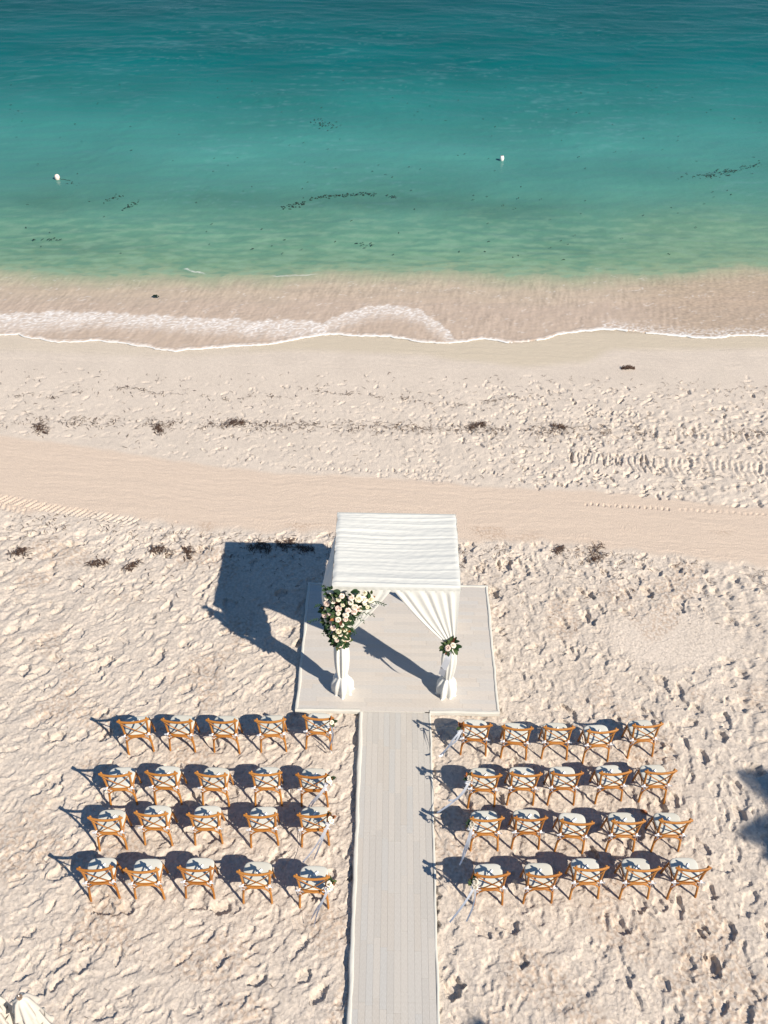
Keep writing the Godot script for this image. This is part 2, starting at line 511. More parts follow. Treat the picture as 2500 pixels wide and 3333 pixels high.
# ---------------------------------------------------------------- the sea
func sea_color(x: float, z: float) -> Color:
	var s := shore(clampf(x, -12.0, 12.0))
	var wob := 0.35 * n1.get_noise_2d(x * 0.35, z * 0.25) + 0.12 * n1.get_noise_2d(x * 2.2, z * 0.8)
	var ge := piece(x, [[-12.5, -27.6], [-6.5, -27.6], [0.0, -28.0], [4.4, -28.0], [7.0, -28.05], [8.6, -28.4], [12.6, -28.9]])
	var e := ge - z + wob                                    # metres out from where the green water begins
	var stops := [
		[-1.8, Vector3(0.44, 0.355, 0.287)], [-0.7, Vector3(0.41, 0.345, 0.270)], [-0.1, Vector3(0.33, 0.325, 0.235)], [0.5, Vector3(0.215, 0.290, 0.195)], [1.1, Vector3(0.150, 0.258, 0.172)], [2.2, Vector3(0.122, 0.245, 0.172)],
		[4.2, Vector3(0.092, 0.225, 0.170)], [5.7, Vector3(0.075, 0.205, 0.166)], [7.2, Vector3(0.066, 0.210, 0.180)], [10.5, Vector3(0.055, 0.212, 0.192)],
		[15.5, Vector3(0.024, 0.160, 0.150)], [22.0, Vector3(0.002, 0.106, 0.108)], [31.0, Vector3(0.001, 0.076, 0.080)], [60.0, Vector3(0.001, 0.045, 0.075)]]
	var c: Vector3 = stops[0][1]
	for i in stops.size() - 1:
		if e >= stops[i][0]:
			var t := clampf((e - stops[i][0]) / (stops[i + 1][0] - stops[i][0]), 0.0, 1.0)
			c = (stops[i][1] as Vector3).lerp(stops[i + 1][1], t)
	if e > 0.3:
		var big := n1.get_noise_2d(x * 0.10 + 3.0, z * 0.16)
		c *= 1.0 + 0.16 * big * smoothstep(0.3, 3.0, e)
		for q in [[-0.4, -33.8, 3.2, 0.75, 0.22], [4.3, -33.2, 2.2, 0.8, 0.16], [-12.5, -33.3, 2.6, 0.8, 0.20], [-6.5, -33.9, 2.4, 0.5, 0.12], [10.5, -32.6, 3.5, 0.9, 0.12], [-10.5, -29.6, 1.8, 0.4, 0.14], [5.8, -30.2, 1.6, 0.4, 0.12]]:
			var dx: float = (x - q[0]) / q[2] + 0.5 * n1.get_noise_2d(x * 0.4, z * 0.4)
			var dz2: float = (z - q[1]) / q[3] + 0.6 * n1.get_noise_2d(x * 0.5 + 9.0, z * 0.5)
			c *= 1.0 - q[4] * exp(-dx * dx - dz2 * dz2)
		if e < 6.0:                                          # sand stirred up in the shallows
			var st := n2.get_noise_2d(x * 0.8, z * 2.4) + 0.5 * n2.get_noise_2d(x * 2.4 + 7.0, z * 5.0)
			var sm := 1.0 - smoothstep(3.0, 6.0, e)
			c = c.lerp(Vector3(0.18, 0.31, 0.225), clampf(st * 0.7, 0.0, 0.5) * sm)
			c = c.lerp(Vector3(0.080, 0.205, 0.155), clampf(-st * 0.7, 0.0, 0.5) * sm)
			c = c.lerp(Vector3(0.20, 0.27, 0.17), 0.2 * sm * smoothstep(6.0, 10.0, x))
	if e > 2.0:                                              # pale streaks painted for wave crests reflecting the sky
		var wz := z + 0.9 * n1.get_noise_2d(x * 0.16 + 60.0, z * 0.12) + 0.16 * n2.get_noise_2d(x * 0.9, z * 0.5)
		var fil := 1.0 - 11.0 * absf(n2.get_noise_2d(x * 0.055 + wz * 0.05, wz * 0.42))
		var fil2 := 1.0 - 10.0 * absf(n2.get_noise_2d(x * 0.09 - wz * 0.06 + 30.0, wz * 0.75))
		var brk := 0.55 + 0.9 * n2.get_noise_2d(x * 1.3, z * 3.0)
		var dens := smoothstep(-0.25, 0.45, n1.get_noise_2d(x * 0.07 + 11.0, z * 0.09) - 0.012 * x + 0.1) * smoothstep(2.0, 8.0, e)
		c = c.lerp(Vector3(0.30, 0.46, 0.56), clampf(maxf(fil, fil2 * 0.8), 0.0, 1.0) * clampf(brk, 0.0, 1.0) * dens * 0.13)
	var al := 1.0
	if e < 0.5:
		# backwash drawn into streaks up and down the slope
		var st2 := 0.8 * n2.get_noise_2d(x * 7.0 + z * 1.2, z * 0.8) + 0.7 * n1.get_noise_2d(x * 13.0 + z * 2.5, z * 1.8) + 0.5 * n2.get_noise_2d(x * 9.0, z * 6.0)
		c *= 1.0 + (0.13 + 0.10 * n1.get_noise_2d(x * 0.6, z * 0.9)) * st2 * (1.0 - smoothstep(-0.2, 0.5, e))
		if x > 7.0: c = c.lerp(Vector3(0.33, 0.255, 0.18) * (1.0 + 0.5 * n2.get_noise_2d(x * 6.0, z * 9.0)), 0.40 * smoothstep(6.5, 9.5, x) * (1.0 - smoothstep(-0.8, 0.5, e)))
		al = smoothstep(-0.02, 1.4, s - z) * 0.55 + 0.40
		al = lerpf(al, 1.0, smoothstep(-1.2, 0.2, e))
	# lace of foam behind the wash line
	var f := foam_at(x, z, s)
	if f > 0.0:
		c = c.lerp(Vector3(0.80, 0.79, 0.78), f)
		al = lerpf(al, 1.0, f)
	return Color(c.x, c.y, c.z, al)

func foam_at(x: float, z: float, s: float) -> float:
	if z < -30.0: return 0.0
	var out := 0.0
	var lace := absf(n2.get_noise_2d(x * 3.2, z * 4.4)) + 0.7 * absf(n1.get_noise_2d(x * 7.0 + 3.0, z * 5.5))
	var grain := n2.get_noise_2d(x * 15.0, z * 11.0)
	# first sheet of foam
	var t1 := piece(x, [[-13.0, -25.2], [-9.25, -25.42], [-7.6, -25.36], [-5.8, -25.2], [-4.2, -25.09], [-2.8, -25.13], [-2.1, -25.0], [-1.75, -24.4]]) + 0.16 * n1.get_noise_2d(x * 2.3, 8.0) + 0.06 * n2.get_noise_2d(x * 9.0, z * 7.0)
	if x < -1.7:
		var d := z - t1                                      # >0 towards the beach
		var left := smoothstep(-8.0, -10.6, x)
		var body := smoothstep(-0.06, 0.12, d) * (1.0 - smoothstep(0.45 + left * 0.3, 1.25 + left * 0.5 + 0.5 * smoothstep(-4.5, -2.5, x), d))
		out = maxf(out, body * 0.20 * (1.0 + 0.4 * grain))
		out = maxf(out, body * clampf(1.03 - lace * 1.15 - grain * 0.36 - d * 0.24, 0.0, 0.90))
	# second lobe
	if x > -2.2 and x < 2.2:
		var t2 := piece(x, [[-2.2, -24.75], [-1.7, -25.33], [-1.15, -25.8], [-0.6, -26.1], [0.12, -26.25], [0.84, -26.0], [1.38, -25.3], [1.7, -24.8], [2.0, -24.0]]) + 0.12 * n1.get_noise_2d(x * 3.0, 18.0)
		var d2 := z - t2
		var body2 := smoothstep(-0.03, 0.08, d2) * (1.0 - smoothstep(0.3, 1.3, d2))
		out = maxf(out, body2 * 0.20 * (1.0 + 0.4 * grain))
		out = maxf(out, body2 * clampf(0.98 - lace * 1.15 - grain * 0.4 - d2 * 0.18, 0.0, 0.86))
	# right-hand fringe and a thin milky edge everywhere
	var de := s - z
	if x > 6.4:
		out = maxf(out, (1.0 - smoothstep(0.1, 0.75, de)) * clampf(0.8 - lace * 1.3 - grain * 0.5, 0.0, 0.8))
	out = maxf(out, (1.0 - smoothstep(0.02, 0.16, de)) * clampf(0.75 - lace * 0.9, 0.0, 0.8))
	# flecks in the wash
	var fl := n2.get_noise_2d(x * 1.6 + 20.0, z * 2.2)
	out = maxf(out, smoothstep(0.42, 0.62, fl) * clampf(0.5 - lace * 1.4, 0.0, 0.4) * (1.0 - smoothstep(3.2, 4.4, de)))
	# two short breaking crests in the green water
	for q in [[-6.75, -28.35, -5.9, -27.95, 0.7], [-3.9, -27.93, -2.2, -28.12, 0.4]]:
		if x > q[0] and x < q[2]:
			var t: float = (x - q[0]) / (q[2] - q[0])
			var dz: float = z - lerpf(q[1], q[3], t) - 0.05 * n2.get_noise_2d(x * 3.0, 4.0)
			out = maxf(out, (1.0 - smoothstep(0.0, 0.05 + 0.03 * grain, absf(dz))) * float(q[4]) * smoothstep(0.0, 0.15, t) * (1.0 - smoothstep(0.7, 1.0, t)))
	return out

func build_sea() -> void:
	var gx := PackedFloat32Array()
	var gz := PackedFloat32Array()
	var x := -400.0
	while x < -26.0:
		gx.append(x); x += clampf(-x * 0.12, 3.0, 40.0)
	while x < -13.0:
		gx.append(x); x += 0.25
	while x < 13.0:
		gx.append(x); x += 0.05
	while x < 26.0:
		gx.append(x); x += 0.25
	while x < 400.0:
		gx.append(x); x += clampf(x * 0.12, 3.0, 40.0)
	var z := -22.9
	while z > -29.5:
		gz.append(z); z -= 0.042
	var step := 0.06
	while z > -66.0:
		gz.append(z); z -= step; step = minf(step * 1.02, 0.16)
	while z > -900.0:
		gz.append(z); z -= step; step = minf(step * 1.25, 60.0)
	var w := gx.size()
	var h := gz.size()
	var hs := PackedFloat32Array()
	hs.resize(w * h)
	for j in h:
		var zz := gz[j]
		for i in w:
			var xx := gx[i]
			var s := shore(clampf(xx, -12.0, 12.0))
			var sl := sand_slope(zz)
			var y := maxf(sl + 0.012 + 0.004 * n2.get_noise_2d(xx * 4.0, zz * 3.0), -0.13)
			if zz > s:
				y = sl - 0.02 - 0.06 * minf(zz - s, 1.0)
			elif zz > s - 0.14:
				y += 0.010 - (0.03 * (zz - s + 0.14))
			else:
				var a := smoothstep(-27.0, -31.0, zz)
				if a > 0.0 and zz > -120.0:
					var wx := xx + 0.8 * n1.get_noise_2d(xx * 0.2, zz * 0.2)
					var crest := 1.0 - 2.2 * absf(n1.get_noise_2d(wx * 0.16, zz * 0.75))
					y += a * (0.045 * n1.get_noise_2d(wx * 0.12, zz * 0.30) + 0.022 * maxf(crest, 0.0) * maxf(crest, 0.0) + 0.008 * n2.get_noise_2d(wx * 0.9, zz * 2.0))
				if zz > -31.0:
					y += 0.008 * n2.get_noise_2d(xx * 0.8, zz * 2.2) * smoothstep(-25.5, -27.0, zz)
					# the swelling front behind the first foam
			hs[j * w + i] = y
	var P := PackedVector3Array()
	var N := PackedVector3Array()
	var C := PackedColorArray()
	P.resize(w * h); N.resize(w * h); C.resize(w * h)
	for j in h:
		var j0 := maxi(j - 1, 0)
		var j1 := mini(j + 1, h - 1)
		for i in w:
			var k := j * w + i
			var i0 := maxi(i - 1, 0)
			var i1 := mini(i + 1, w - 1)
			P[k] = Vector3(gx[i], hs[k], gz[j])
			N[k] = Vector3((hs[j * w + i0] - hs[j * w + i1]) / (gx[i1] - gx[i0]), 1.0, (hs[j0 * w + i] - hs[j1 * w + i]) / (gz[j1] - gz[j0])).normalized()
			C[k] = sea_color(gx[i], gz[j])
	var ix := PackedInt32Array()
	for j in h - 1:
		for i in w - 1:
			if gz[j + 1] > shore(clampf(gx[i], -12.0, 12.0)) + 0.25: continue
			var a := j * w + i
			ix.append_array([a, a + w + 1, a + 1, a, a + w, a + w + 1])
	var arr := []
	arr.resize(Mesh.ARRAY_MAX)
	arr[Mesh.ARRAY_VERTEX] = P; arr[Mesh.ARRAY_NORMAL] = N; arr[Mesh.ARRAY_COLOR] = C; arr[Mesh.ARRAY_INDEX] = ix
	var m := ArrayMesh.new()
	m.add_surface_from_arrays(Mesh.PRIMITIVE_TRIANGLES, arr)
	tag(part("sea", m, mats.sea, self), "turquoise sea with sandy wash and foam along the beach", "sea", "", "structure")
	# the white roll of foam at the very edge of the wash
	var f := MB.new()
	var pts := PackedVector3Array()
	var xx2 := -12.0
	var seg := 0
	while xx2 < 12.0:
		var zz2 := shore(xx2) + 0.02
		pts.append(Vector3(xx2, sand_slope(zz2) + 0.014, zz2))
		xx2 += 0.06
		if pts.size() > 9 + int(hash2(seg + 3.0) * 9.0) or xx2 >= 12.0:
			var r := 0.020 + 0.030 * hash2(seg * 1.7)
			if hash2(seg * 3.1 + 0.5) > 0.14: f.tube(pts, r * (1.35 if xx2 > 6.2 else 1.0), 0.018, 6)
			pts = PackedVector3Array([pts[pts.size() - 1]])
			seg += 1
	var fo := part("foam_line", f.mesh(), mats.foam, self)
	tag(fo, "thin white line of foam where the wash meets the beach", "foam", "", "stuff")
	# weed drifting in the sea
	var wd := MB.new()
	var runs := [[-3.85, -32.97, -2.66, -34.03, 42, 0.10], [-2.66, -34.03, -0.6, -34.44, 64, 0.07], [-0.2, -34.3, 0.4, -34.2, 10, 0.05], [-10.5, -33.3, -10.0, -33.9, 22, 0.08], [-9.6, -32.7, -9.2, -33.5, 18, 0.08], [-12.3, -34.9, -11.5, -34.6, 20, 0.07],
		[14.9, -38.0, 13.2, -37.1, 34, 0.10], [13.2, -37.1, 12.3, -36.5, 40, 0.12], [12.3, -36.5, 10.9, -36.2, 22, 0.2], [-3.4, -41.7, -2.5, -41.4, 34, 0.35], [-1.0, -30.3, -0.6, -30.1, 10, 0.08], [-12.2, -30.2, -11.2, -30.3, 12, 0.05]]
	for r in runs:
		for k in int(r[4]):
			var t := rng.randf()
			sprig(wd, Vector3(lerpf(r[0], r[2], t) + rng.randfn(0, r[5]), -0.10, lerpf(r[1], r[3], t) + rng.randfn(0, r[5])), rng.randf_range(0.05, 0.16), 0.016, 0.01)
	for k in 170:
		var zz3 := rng.randf_range(-29.0, -48.0)
		sprig(wd, Vector3(rng.randf_range(-1.0, 1.0) * (11.0 - (zz3 + 25.0) * 0.35), -0.10, zz3), rng.randf_range(0.05, 0.14), 0.014, 0.01)
	tag(part("drifting_seaweed", wd.mesh(), mats.weed_sea, self), "dark specks and strings of seaweed drifting in the turquoise shallows", "seaweed", "", "stuff")

# a curled strip of weed
func sprig(mb: MB, at: Vector3, ln: float, wd: float, lift: float, yaw := -1.0) -> void:
	var a := rng.randf() * TAU if yaw < 0.0 else yaw
	var bend := rng.randf_range(-1.6, 1.6)
	var prev := -1
	var p := at
	for k in 4:
		var t := k / 3.0
		var d := Vector3(cos(a), 0, sin(a))
		var s := Vector3(-sin(a), rng.randf_range(-0.5, 0.5), cos(a)) * wd * (0.5 + sin(t * PI) * 0.6)
		var q := p + Vector3(0, lift * sin(t * PI) * rng.randf_range(0.3, 1.5), 0)
		var nn := Vector3(rng.randf_range(-0.3, 0.3), 1, rng.randf_range(-0.3, 0.3)).normalized()
		var i := mb.add(q - s, nn)
		mb.add(q + s, nn)
		if prev >= 0: mb.quad(prev, prev + 1, i + 1, i)
		prev = i
		p += d * ln / 3.0
		a += bend / 3.0

# ---------------------------------------------------------------- flowers and leaves
func rose_mesh(open_: float, sd: int) -> ArrayMesh:
	var r := RandomNumberGenerator.new()
	r.seed = sd
	var mb := MB.new()
	for ring in 4:
		var cnt: int = [3, 4, 5, 6][ring]
		var R: float = [0.30, 0.58, 0.85, 1.0][ring] * (0.8 + 0.2 * open_)
		var hh: float = [0.95, 0.88, 0.70, 0.45][ring]
		var off := r.randf() * TAU
		for k in cnt:
			var a0 := off + TAU * k / cnt + r.randf_range(-0.15, 0.15)
			var half := TAU / cnt * 0.68
			var pts := PackedVector3Array()
			for j in 4:
				var t := j / 3.0
				for i in 5:
					var u := (i - 2) / 2.0
					var a := a0 + u * half * (0.45 + 0.55 * t)
					var rad := R * (0.18 + 0.82 * pow(t, 0.75)) * (1.0 - 0.10 * u * u) + 0.10 * open_ * t * t * ring / 3.0
					var y := hh * (t * (1.75 - 0.75 * t)) - 0.30 * ring / 3.0 * open_ * t * t * t - 0.10 * u * u * t
					pts.append(Vector3(cos(a) * rad, y, sin(a) * rad))
			mb.grid(pts, 5, 4, true)
	# the closed bud inside
	mb.lathe(Vector3(0, 0.2, 0), [[0.16, 0.0, 1.0], [0.24, 0.35, 1.0], [0.15, 0.72, 1.0], [0.01, 0.74, 0.0]], 8, 0.16, 3, 1.0)
	return mb.mesh()

func leaf_mesh(slim: float) -> ArrayMesh:
	var mb := MB.new()
	var pts := PackedVector3Array()
	for j in 6:
		var t := j / 5.0
		var wd := slim * pow(sin(PI * clampf(t * 0.94 + 0.03, 0.0, 1.0)), 0.8)
		for i in 3:
			var u := i - 1.0
			pts.append(Vector3(u * wd, 0.10 * absf(u) - 0.30 * t * t + 0.12 * t, t))
	mb.grid(pts, 3, 6, true)
	return mb.mesh()

var roses: Array[ArrayMesh] = []
var leaf_wide: ArrayMesh
var leaf_slim: ArrayMesh

func facing(d: Vector3, spin: float) -> Basis:      # local y along d
	var y := d.normalized()
	var x := y.cross(Vector3(0.3, 0.2, 1.0)).normalized()
	return Basis(x, y, x.cross(y)).rotated(y, spin)

func put_rose(parent: Node, p: Vector3, d: Vector3, r: float, k: int, mat: Material = null) -> void:
	var o := part("rose", roses[k % roses.size()], mat if mat else mats["petal%d" % (k % 3)], parent)
	o.transform = Transform3D(facing(d, k * 1.3).scaled_local(Vector3(r, r * 0.9, r)), p)

func put_leaf(parent: Node, p: Vector3, along: Vector3, face: Vector3, ln: float, mat: Material, slim := false, called := "leaf") -> void:
	var z := along.normalized()
	var x := face.cross(z)
	if x.length() < 0.05: x = Vector3(1, 0, 0)
	x = x.normalized()
	var o := part(called, leaf_slim if slim else leaf_wide, mat, parent)
	o.transform = Transform3D(Basis(x * ln, z.cross(x) * ln, z * ln), p)

func ribbon(mb: MB, ctrl: Array, wd: float, twist: float) -> void:
	var n := 18
	var prev := -1
	for k in n + 1:
		var t := float(k) / n * (ctrl.size() - 1)
		var i := mini(int(t), ctrl.size() - 2)
		var f := t - i
		var p0: Vector3 = ctrl[maxi(i - 1, 0)]
		var p1: Vector3 = ctrl[i]
		var p2: Vector3 = ctrl[i + 1]
		var p3: Vector3 = ctrl[mini(i + 2, ctrl.size() - 1)]
		var p := p1.cubic_interpolate(p2, p0, p3, f)
		var a := twist * t + 0.4
		var s := Vector3(cos(a), 0.25 * sin(a * 1.7), sin(a)) * wd * 0.5
		var tn := (p2 - p1).normalized()
		s = (s - tn * s.dot(tn)).normalized() * wd * 0.5
		var nn := tn.cross(s).normalized()
		if nn.y < 0.0: nn = -nn
		var id := mb.add(p - s, nn)
		mb.add(p + s, nn)
		if prev >= 0: mb.quad(prev, prev + 1, id + 1, id)
		prev = id

# ---------------------------------------------------------------- chair
func arc_pts(a: Vector3, b: Vector3, bulge: Vector3, n: int) -> PackedVector3Array:
	var out := PackedVector3Array()
	for k in n + 1:
		var t := float(k) / n
		out.append(a.lerp(b, t) + bulge * sin(PI * t))
	return out

func smooth_path(ctrl: Array, n: int) -> PackedVector3Array:
	var out := PackedVector3Array()
	for k in n + 1:
		var t := float(k) / n * (ctrl.size() - 1)
		var i := mini(int(t), ctrl.size() - 2)
		out.append((ctrl[i] as Vector3).cubic_interpolate(ctrl[i + 1], ctrl[maxi(i - 1, 0)], ctrl[mini(i + 2, ctrl.size() - 1)], t - i))
	return out

func seat_outline(a: float, grow: float) -> Vector3:
	# rounded trapezoid: wide at the front (-z), narrower at the back
	var c := cos(a)
	var s := sin(a)
	var e := 0.55
	var x := signf(c) * pow(absf(c), e) * (0.224 + grow)
	var z := signf(s) * pow(absf(s), e) * (0.187 + grow)
	x *= 1.0 - 0.12 * (z / 0.187 * 0.5 + 0.5)
	return Vector3(x, 0, -0.163 + z)

func make_chair() -> Node3D:
	var t := thing("chair")
	var wood: Material = mats.wood
	for s: float in [-1.0, 1.0]:
		var mb := MB.new()
		mb.tube(smooth_path([Vector3(0.226 * s, -0.07, 0.075), Vector3(0.222 * s, 0.10, 0.048), Vector3(0.210 * s, 0.32, 0.014), Vector3(0.205 * s, 0.47, 0.004), Vector3(0.214 * s, 0.67, 0.0), Vector3(0.232 * s, 0.915, 0.004)], 16), 0.0190, 0.0190, 10, Vector3(0, 0, 1))
		part("rear_leg", mb.mesh(), wood, t)
	for s: float in [-1.0, 1.0]:
		var mb := MB.new()
		mb.tube(smooth_path([Vector3(0.222 * s, -0.07, -0.375), Vector3(0.208 * s, 0.2, -0.345), Vector3(0.192 * s, 0.445, -0.312)], 8), 0.0175, 0.0175, 10, Vector3(0, 0, 1))
		part("front_leg", mb.mesh(), wood, t)
	var rail := MB.new()
	rail.tube(smooth_path([Vector3(-0.266, 0.886, 0.012), Vector3(-0.15, 0.876, 0.040), Vector3(0, 0.871, 0.052), Vector3(0.15, 0.876, 0.040), Vector3(0.266, 0.886, 0.012)], 18), 0.0180, 0.0290, 10)
	part("top_rail", rail.mesh(), wood, t)
	for s: float in [-1.0, 1.0]:
		var mb := MB.new()
		mb.tube(smooth_path([Vector3(0.242 * s, 0.862, 0.026), Vector3(0.120 * s, 0.752, 0.048 + 0.008 * s), Vector3(0.0, 0.655, 0.058 + 0.008 * s), Vector3(-0.10 * s, 0.572, 0.056 + 0.007 * s), Vector3(-0.188 * s, 0.490, 0.040)], 16), 0.0090, 0.0165, 8, Vector3(0, 0.75, 0.66))
		part("cross_brace", mb.mesh(), wood, t)
	var low := MB.new()
	low.tube(arc_pts(Vector3(-0.205, 0.455, 0.010), Vector3(0.205, 0.455, 0.010), Vector3(0, 0, 0.040), 12), 0.015, 0.022, 8)
	part("lower_rail", low.mesh(), wood, t)
	var arch := MB.new()
	arch.tube(smooth_path([Vector3(-0.207, 0.245, 0.036), Vector3(-0.185, 0.335, 0.032), Vector3(-0.10, 0.400, 0.028), Vector3(0, 0.415, 0.026), Vector3(0.10, 0.400, 0.028), Vector3(0.185, 0.335, 0.032), Vector3(0.207, 0.245, 0.036)], 20), 0.0130, 0.0130, 8, Vector3(0, 0, 1))
	part("arched_stretcher", arch.mesh(), wood, t)
	for s: float in [-1.0, 1.0]:
		var mb := MB.new()
		mb.tube(smooth_path([Vector3(0.209 * s, 0.250, -0.340), Vector3(0.206 * s, 0.350, -0.295), Vector3(0.204 * s, 0.415, -0.17), Vector3(0.204 * s, 0.360, -0.04), Vector3(0.210 * s, 0.255, 0.022)], 18), 0.0095, 0.0095, 8, Vector3(1, 0, 0))
		part("side_arch", mb.mesh(), wood, t)
	var farch := MB.new()
	farch.tube(smooth_path([Vector3(-0.204, 0.262, -0.338), Vector3(-0.168, 0.37, -0.328), Vector3(0, 0.425, -0.322), Vector3(0.168, 0.37, -0.328), Vector3(0.204, 0.262, -0.338)], 16), 0.0095, 0.0095, 8, Vector3(0, 0, 1))
	part("front_arch", farch.mesh(), wood, t)
	# seat frame and cushion as stacked outlines
	var fr := MB.new()
	fr.grid(shell([[-0.03, 0.440], [0.0, 0.436], [0.006, 0.452], [0.0, 0.470], [-0.04, 0.474], [-0.18, 0.474]]), 41, 6)
	part("seat_frame", fr.mesh(), wood, t)
	var cu := MB.new()
	cu.grid(shell([[-0.05, 0.4765], [-0.006, 0.478], [0.006, 0.490], [0.009, 0.504], [0.003, 0.518], [-0.012, 0.5265], [-0.05, 0.5290], [-0.11, 0.5310], [-0.1869, 0.5315]]), 41, 9)
	part("cushion", cu.mesh(), mats.cushion, t)
	for s: float in [-1.0, 1.0]:                                 # the cushion's ribbons tied round the rear legs
		var mb := MB.new()
		var c := Vector3(0.206 * s, 0.495, 0.026)
		for d: float in [-1.0, 1.0]:
			ribbon(mb, [c, c + Vector3(0.030 * d, 0.014, 0.022), c + Vector3(0.060 * d, 0.004, 0.026), c + Vector3(0.045 * d, -0.014, 0.024), c + Vector3(0.004 * d, -0.004, 0.016)], 0.018, 0.2)
			ribbon(mb, [c + Vector3(0, 0, 0.016), c + Vector3(0.016 * d, -0.05, 0.030), c + Vector3(0.030 * d * s, -0.12 - 0.02 * d, 0.030)], 0.015, 0.5)
		mb.tube(arc_pts(c + Vector3(-0.014, 0, 0.016), c + Vector3(0.014, 0, 0.016), Vector3(0, 0, 0.006), 3), 0.012, 0.012, 6)
		mb.tube(PackedVector3Array([c + Vector3(0, -0.010, -0.012), c + Vector3(0, 0.010, -0.012)]), 0.0205, 0.0205, 8, Vector3(1, 0, 0), 1.0, false)
		part("tie_bow", mb.mesh(), mats.ribbon, t)
	clean(t)
	return t

func shell(rows: Array) -> PackedVector3Array:
	var pts := PackedVector3Array()
	for q in rows:
		for i in 41:
			var p := seat_outline(-TAU * i / 40.0 + 0.001, maxf(q[0], -0.1869))
			p.y = q[1]
			pts.append(p)
	return pts

# ---------------------------------------------------------------- drapes
func curtain(parent: Node, called: String, top_a: Vector3, top_b: Vector3, tie: Vector3, tie_w: float, pleats: int, out: Vector3, bulge := Vector3.ZERO, sag := -0.08) -> void:
	# from a straight top edge gathered to a narrow bundle at the post
	var mb := MB.new()
	var w := 71
	var h := 34
	var pts := PackedVector3Array()
	var side := (top_b - top_a).normalized()
	for j in h:
		var t := j / float(h - 1)
		for i in w:
			var s := i / float(w - 1)
			var p0 := top_a.lerp(top_b, s)
			var p1 := tie + side * (s - 0.5) * tie_w
			var e := t + sag * sin(PI * t) * (0.5 - 0.5 * s)
			var p := Vector3(lerpf(p0.x, p1.x, clampf(e, 0, 1)), lerpf(p0.y, p1.y, t), lerpf(p0.z, p1.z, clampf(e, 0, 1)))
			var ph := s * pleats * TAU + 0.6 * sin(s * 9.0)
			var am := lerpf(0.013, 0.0055, t) * (0.7 + 0.3 * sin(s * 17.0)) * smoothstep(-0.05, 0.12, t)
			p += out * (am * sin(ph) + 0.02 * sin(PI * t)) + bulge * sin(PI * clampf(t * 1.05, 0, 1)) * sin(PI * clampf(0.15 + s * 0.85, 0, 1))
			pts.append(p)
	mb.grid(pts, w, h, side.cross(Vector3.DOWN).dot(out) < 0.0)
	part(called, mb.mesh(), mats.drape, parent)

func column_drape(parent: Node, at: Vector3, tie_y: float, sd: float) -> void:
	var mb := MB.new()
	var y0 := at.y
	var prof := []
	for q in [[0.075, tie_y + 0.05], [0.082, tie_y - 0.03], [0.108, tie_y - 0.20], [0.130, tie_y - 0.45], [0.132, lerpf(tie_y, 0.5, 0.55)], [0.118, 0.75], [0.098, 0.60], [0.084, 0.50]]:
		prof.append([q[0], q[1] - y0, 1.0])
	mb.lathe(at + Vector3(0, 0, 0.04), prof, 72, 0.19, 9, sd)
	part("column_drape", mb.mesh(), mats.drape, parent)
	var pf := MB.new()
	var rows := []
	for q in [[0.086, 0.51, 0.8], [0.105, 0.475, 1.2], [0.150, 0.41, 1.4], [0.180, 0.33, 1.5], [0.192, 0.25, 1.4], [0.190, 0.17, 1.5], [0.178, 0.11, 1.8], [0.190, 0.082, 2.2]]:
		rows.append([q[0], q[1] - y0, q[2]])
	pf.lathe(at + Vector3(0, 0, 0.045), rows, 72, 0.13, 8, sd + 2.0)
	part("gathered_hem", pf.mesh(), mats.drape, parent)
	var tie := MB.new()
	var ring := PackedVector3Array()
	for k in 17: ring.append(at + Vector3(cos(TAU * k / 16.0) * 0.086, 0.505 - y0, sin(TAU * k / 16.0) * 0.086 + 0.04))
	tie.tube(ring, 0.006, 0.010, 6, Vector3.UP, 1.0, false)
	part("hem_tie", tie.mesh(), mats.ribbon, parent)

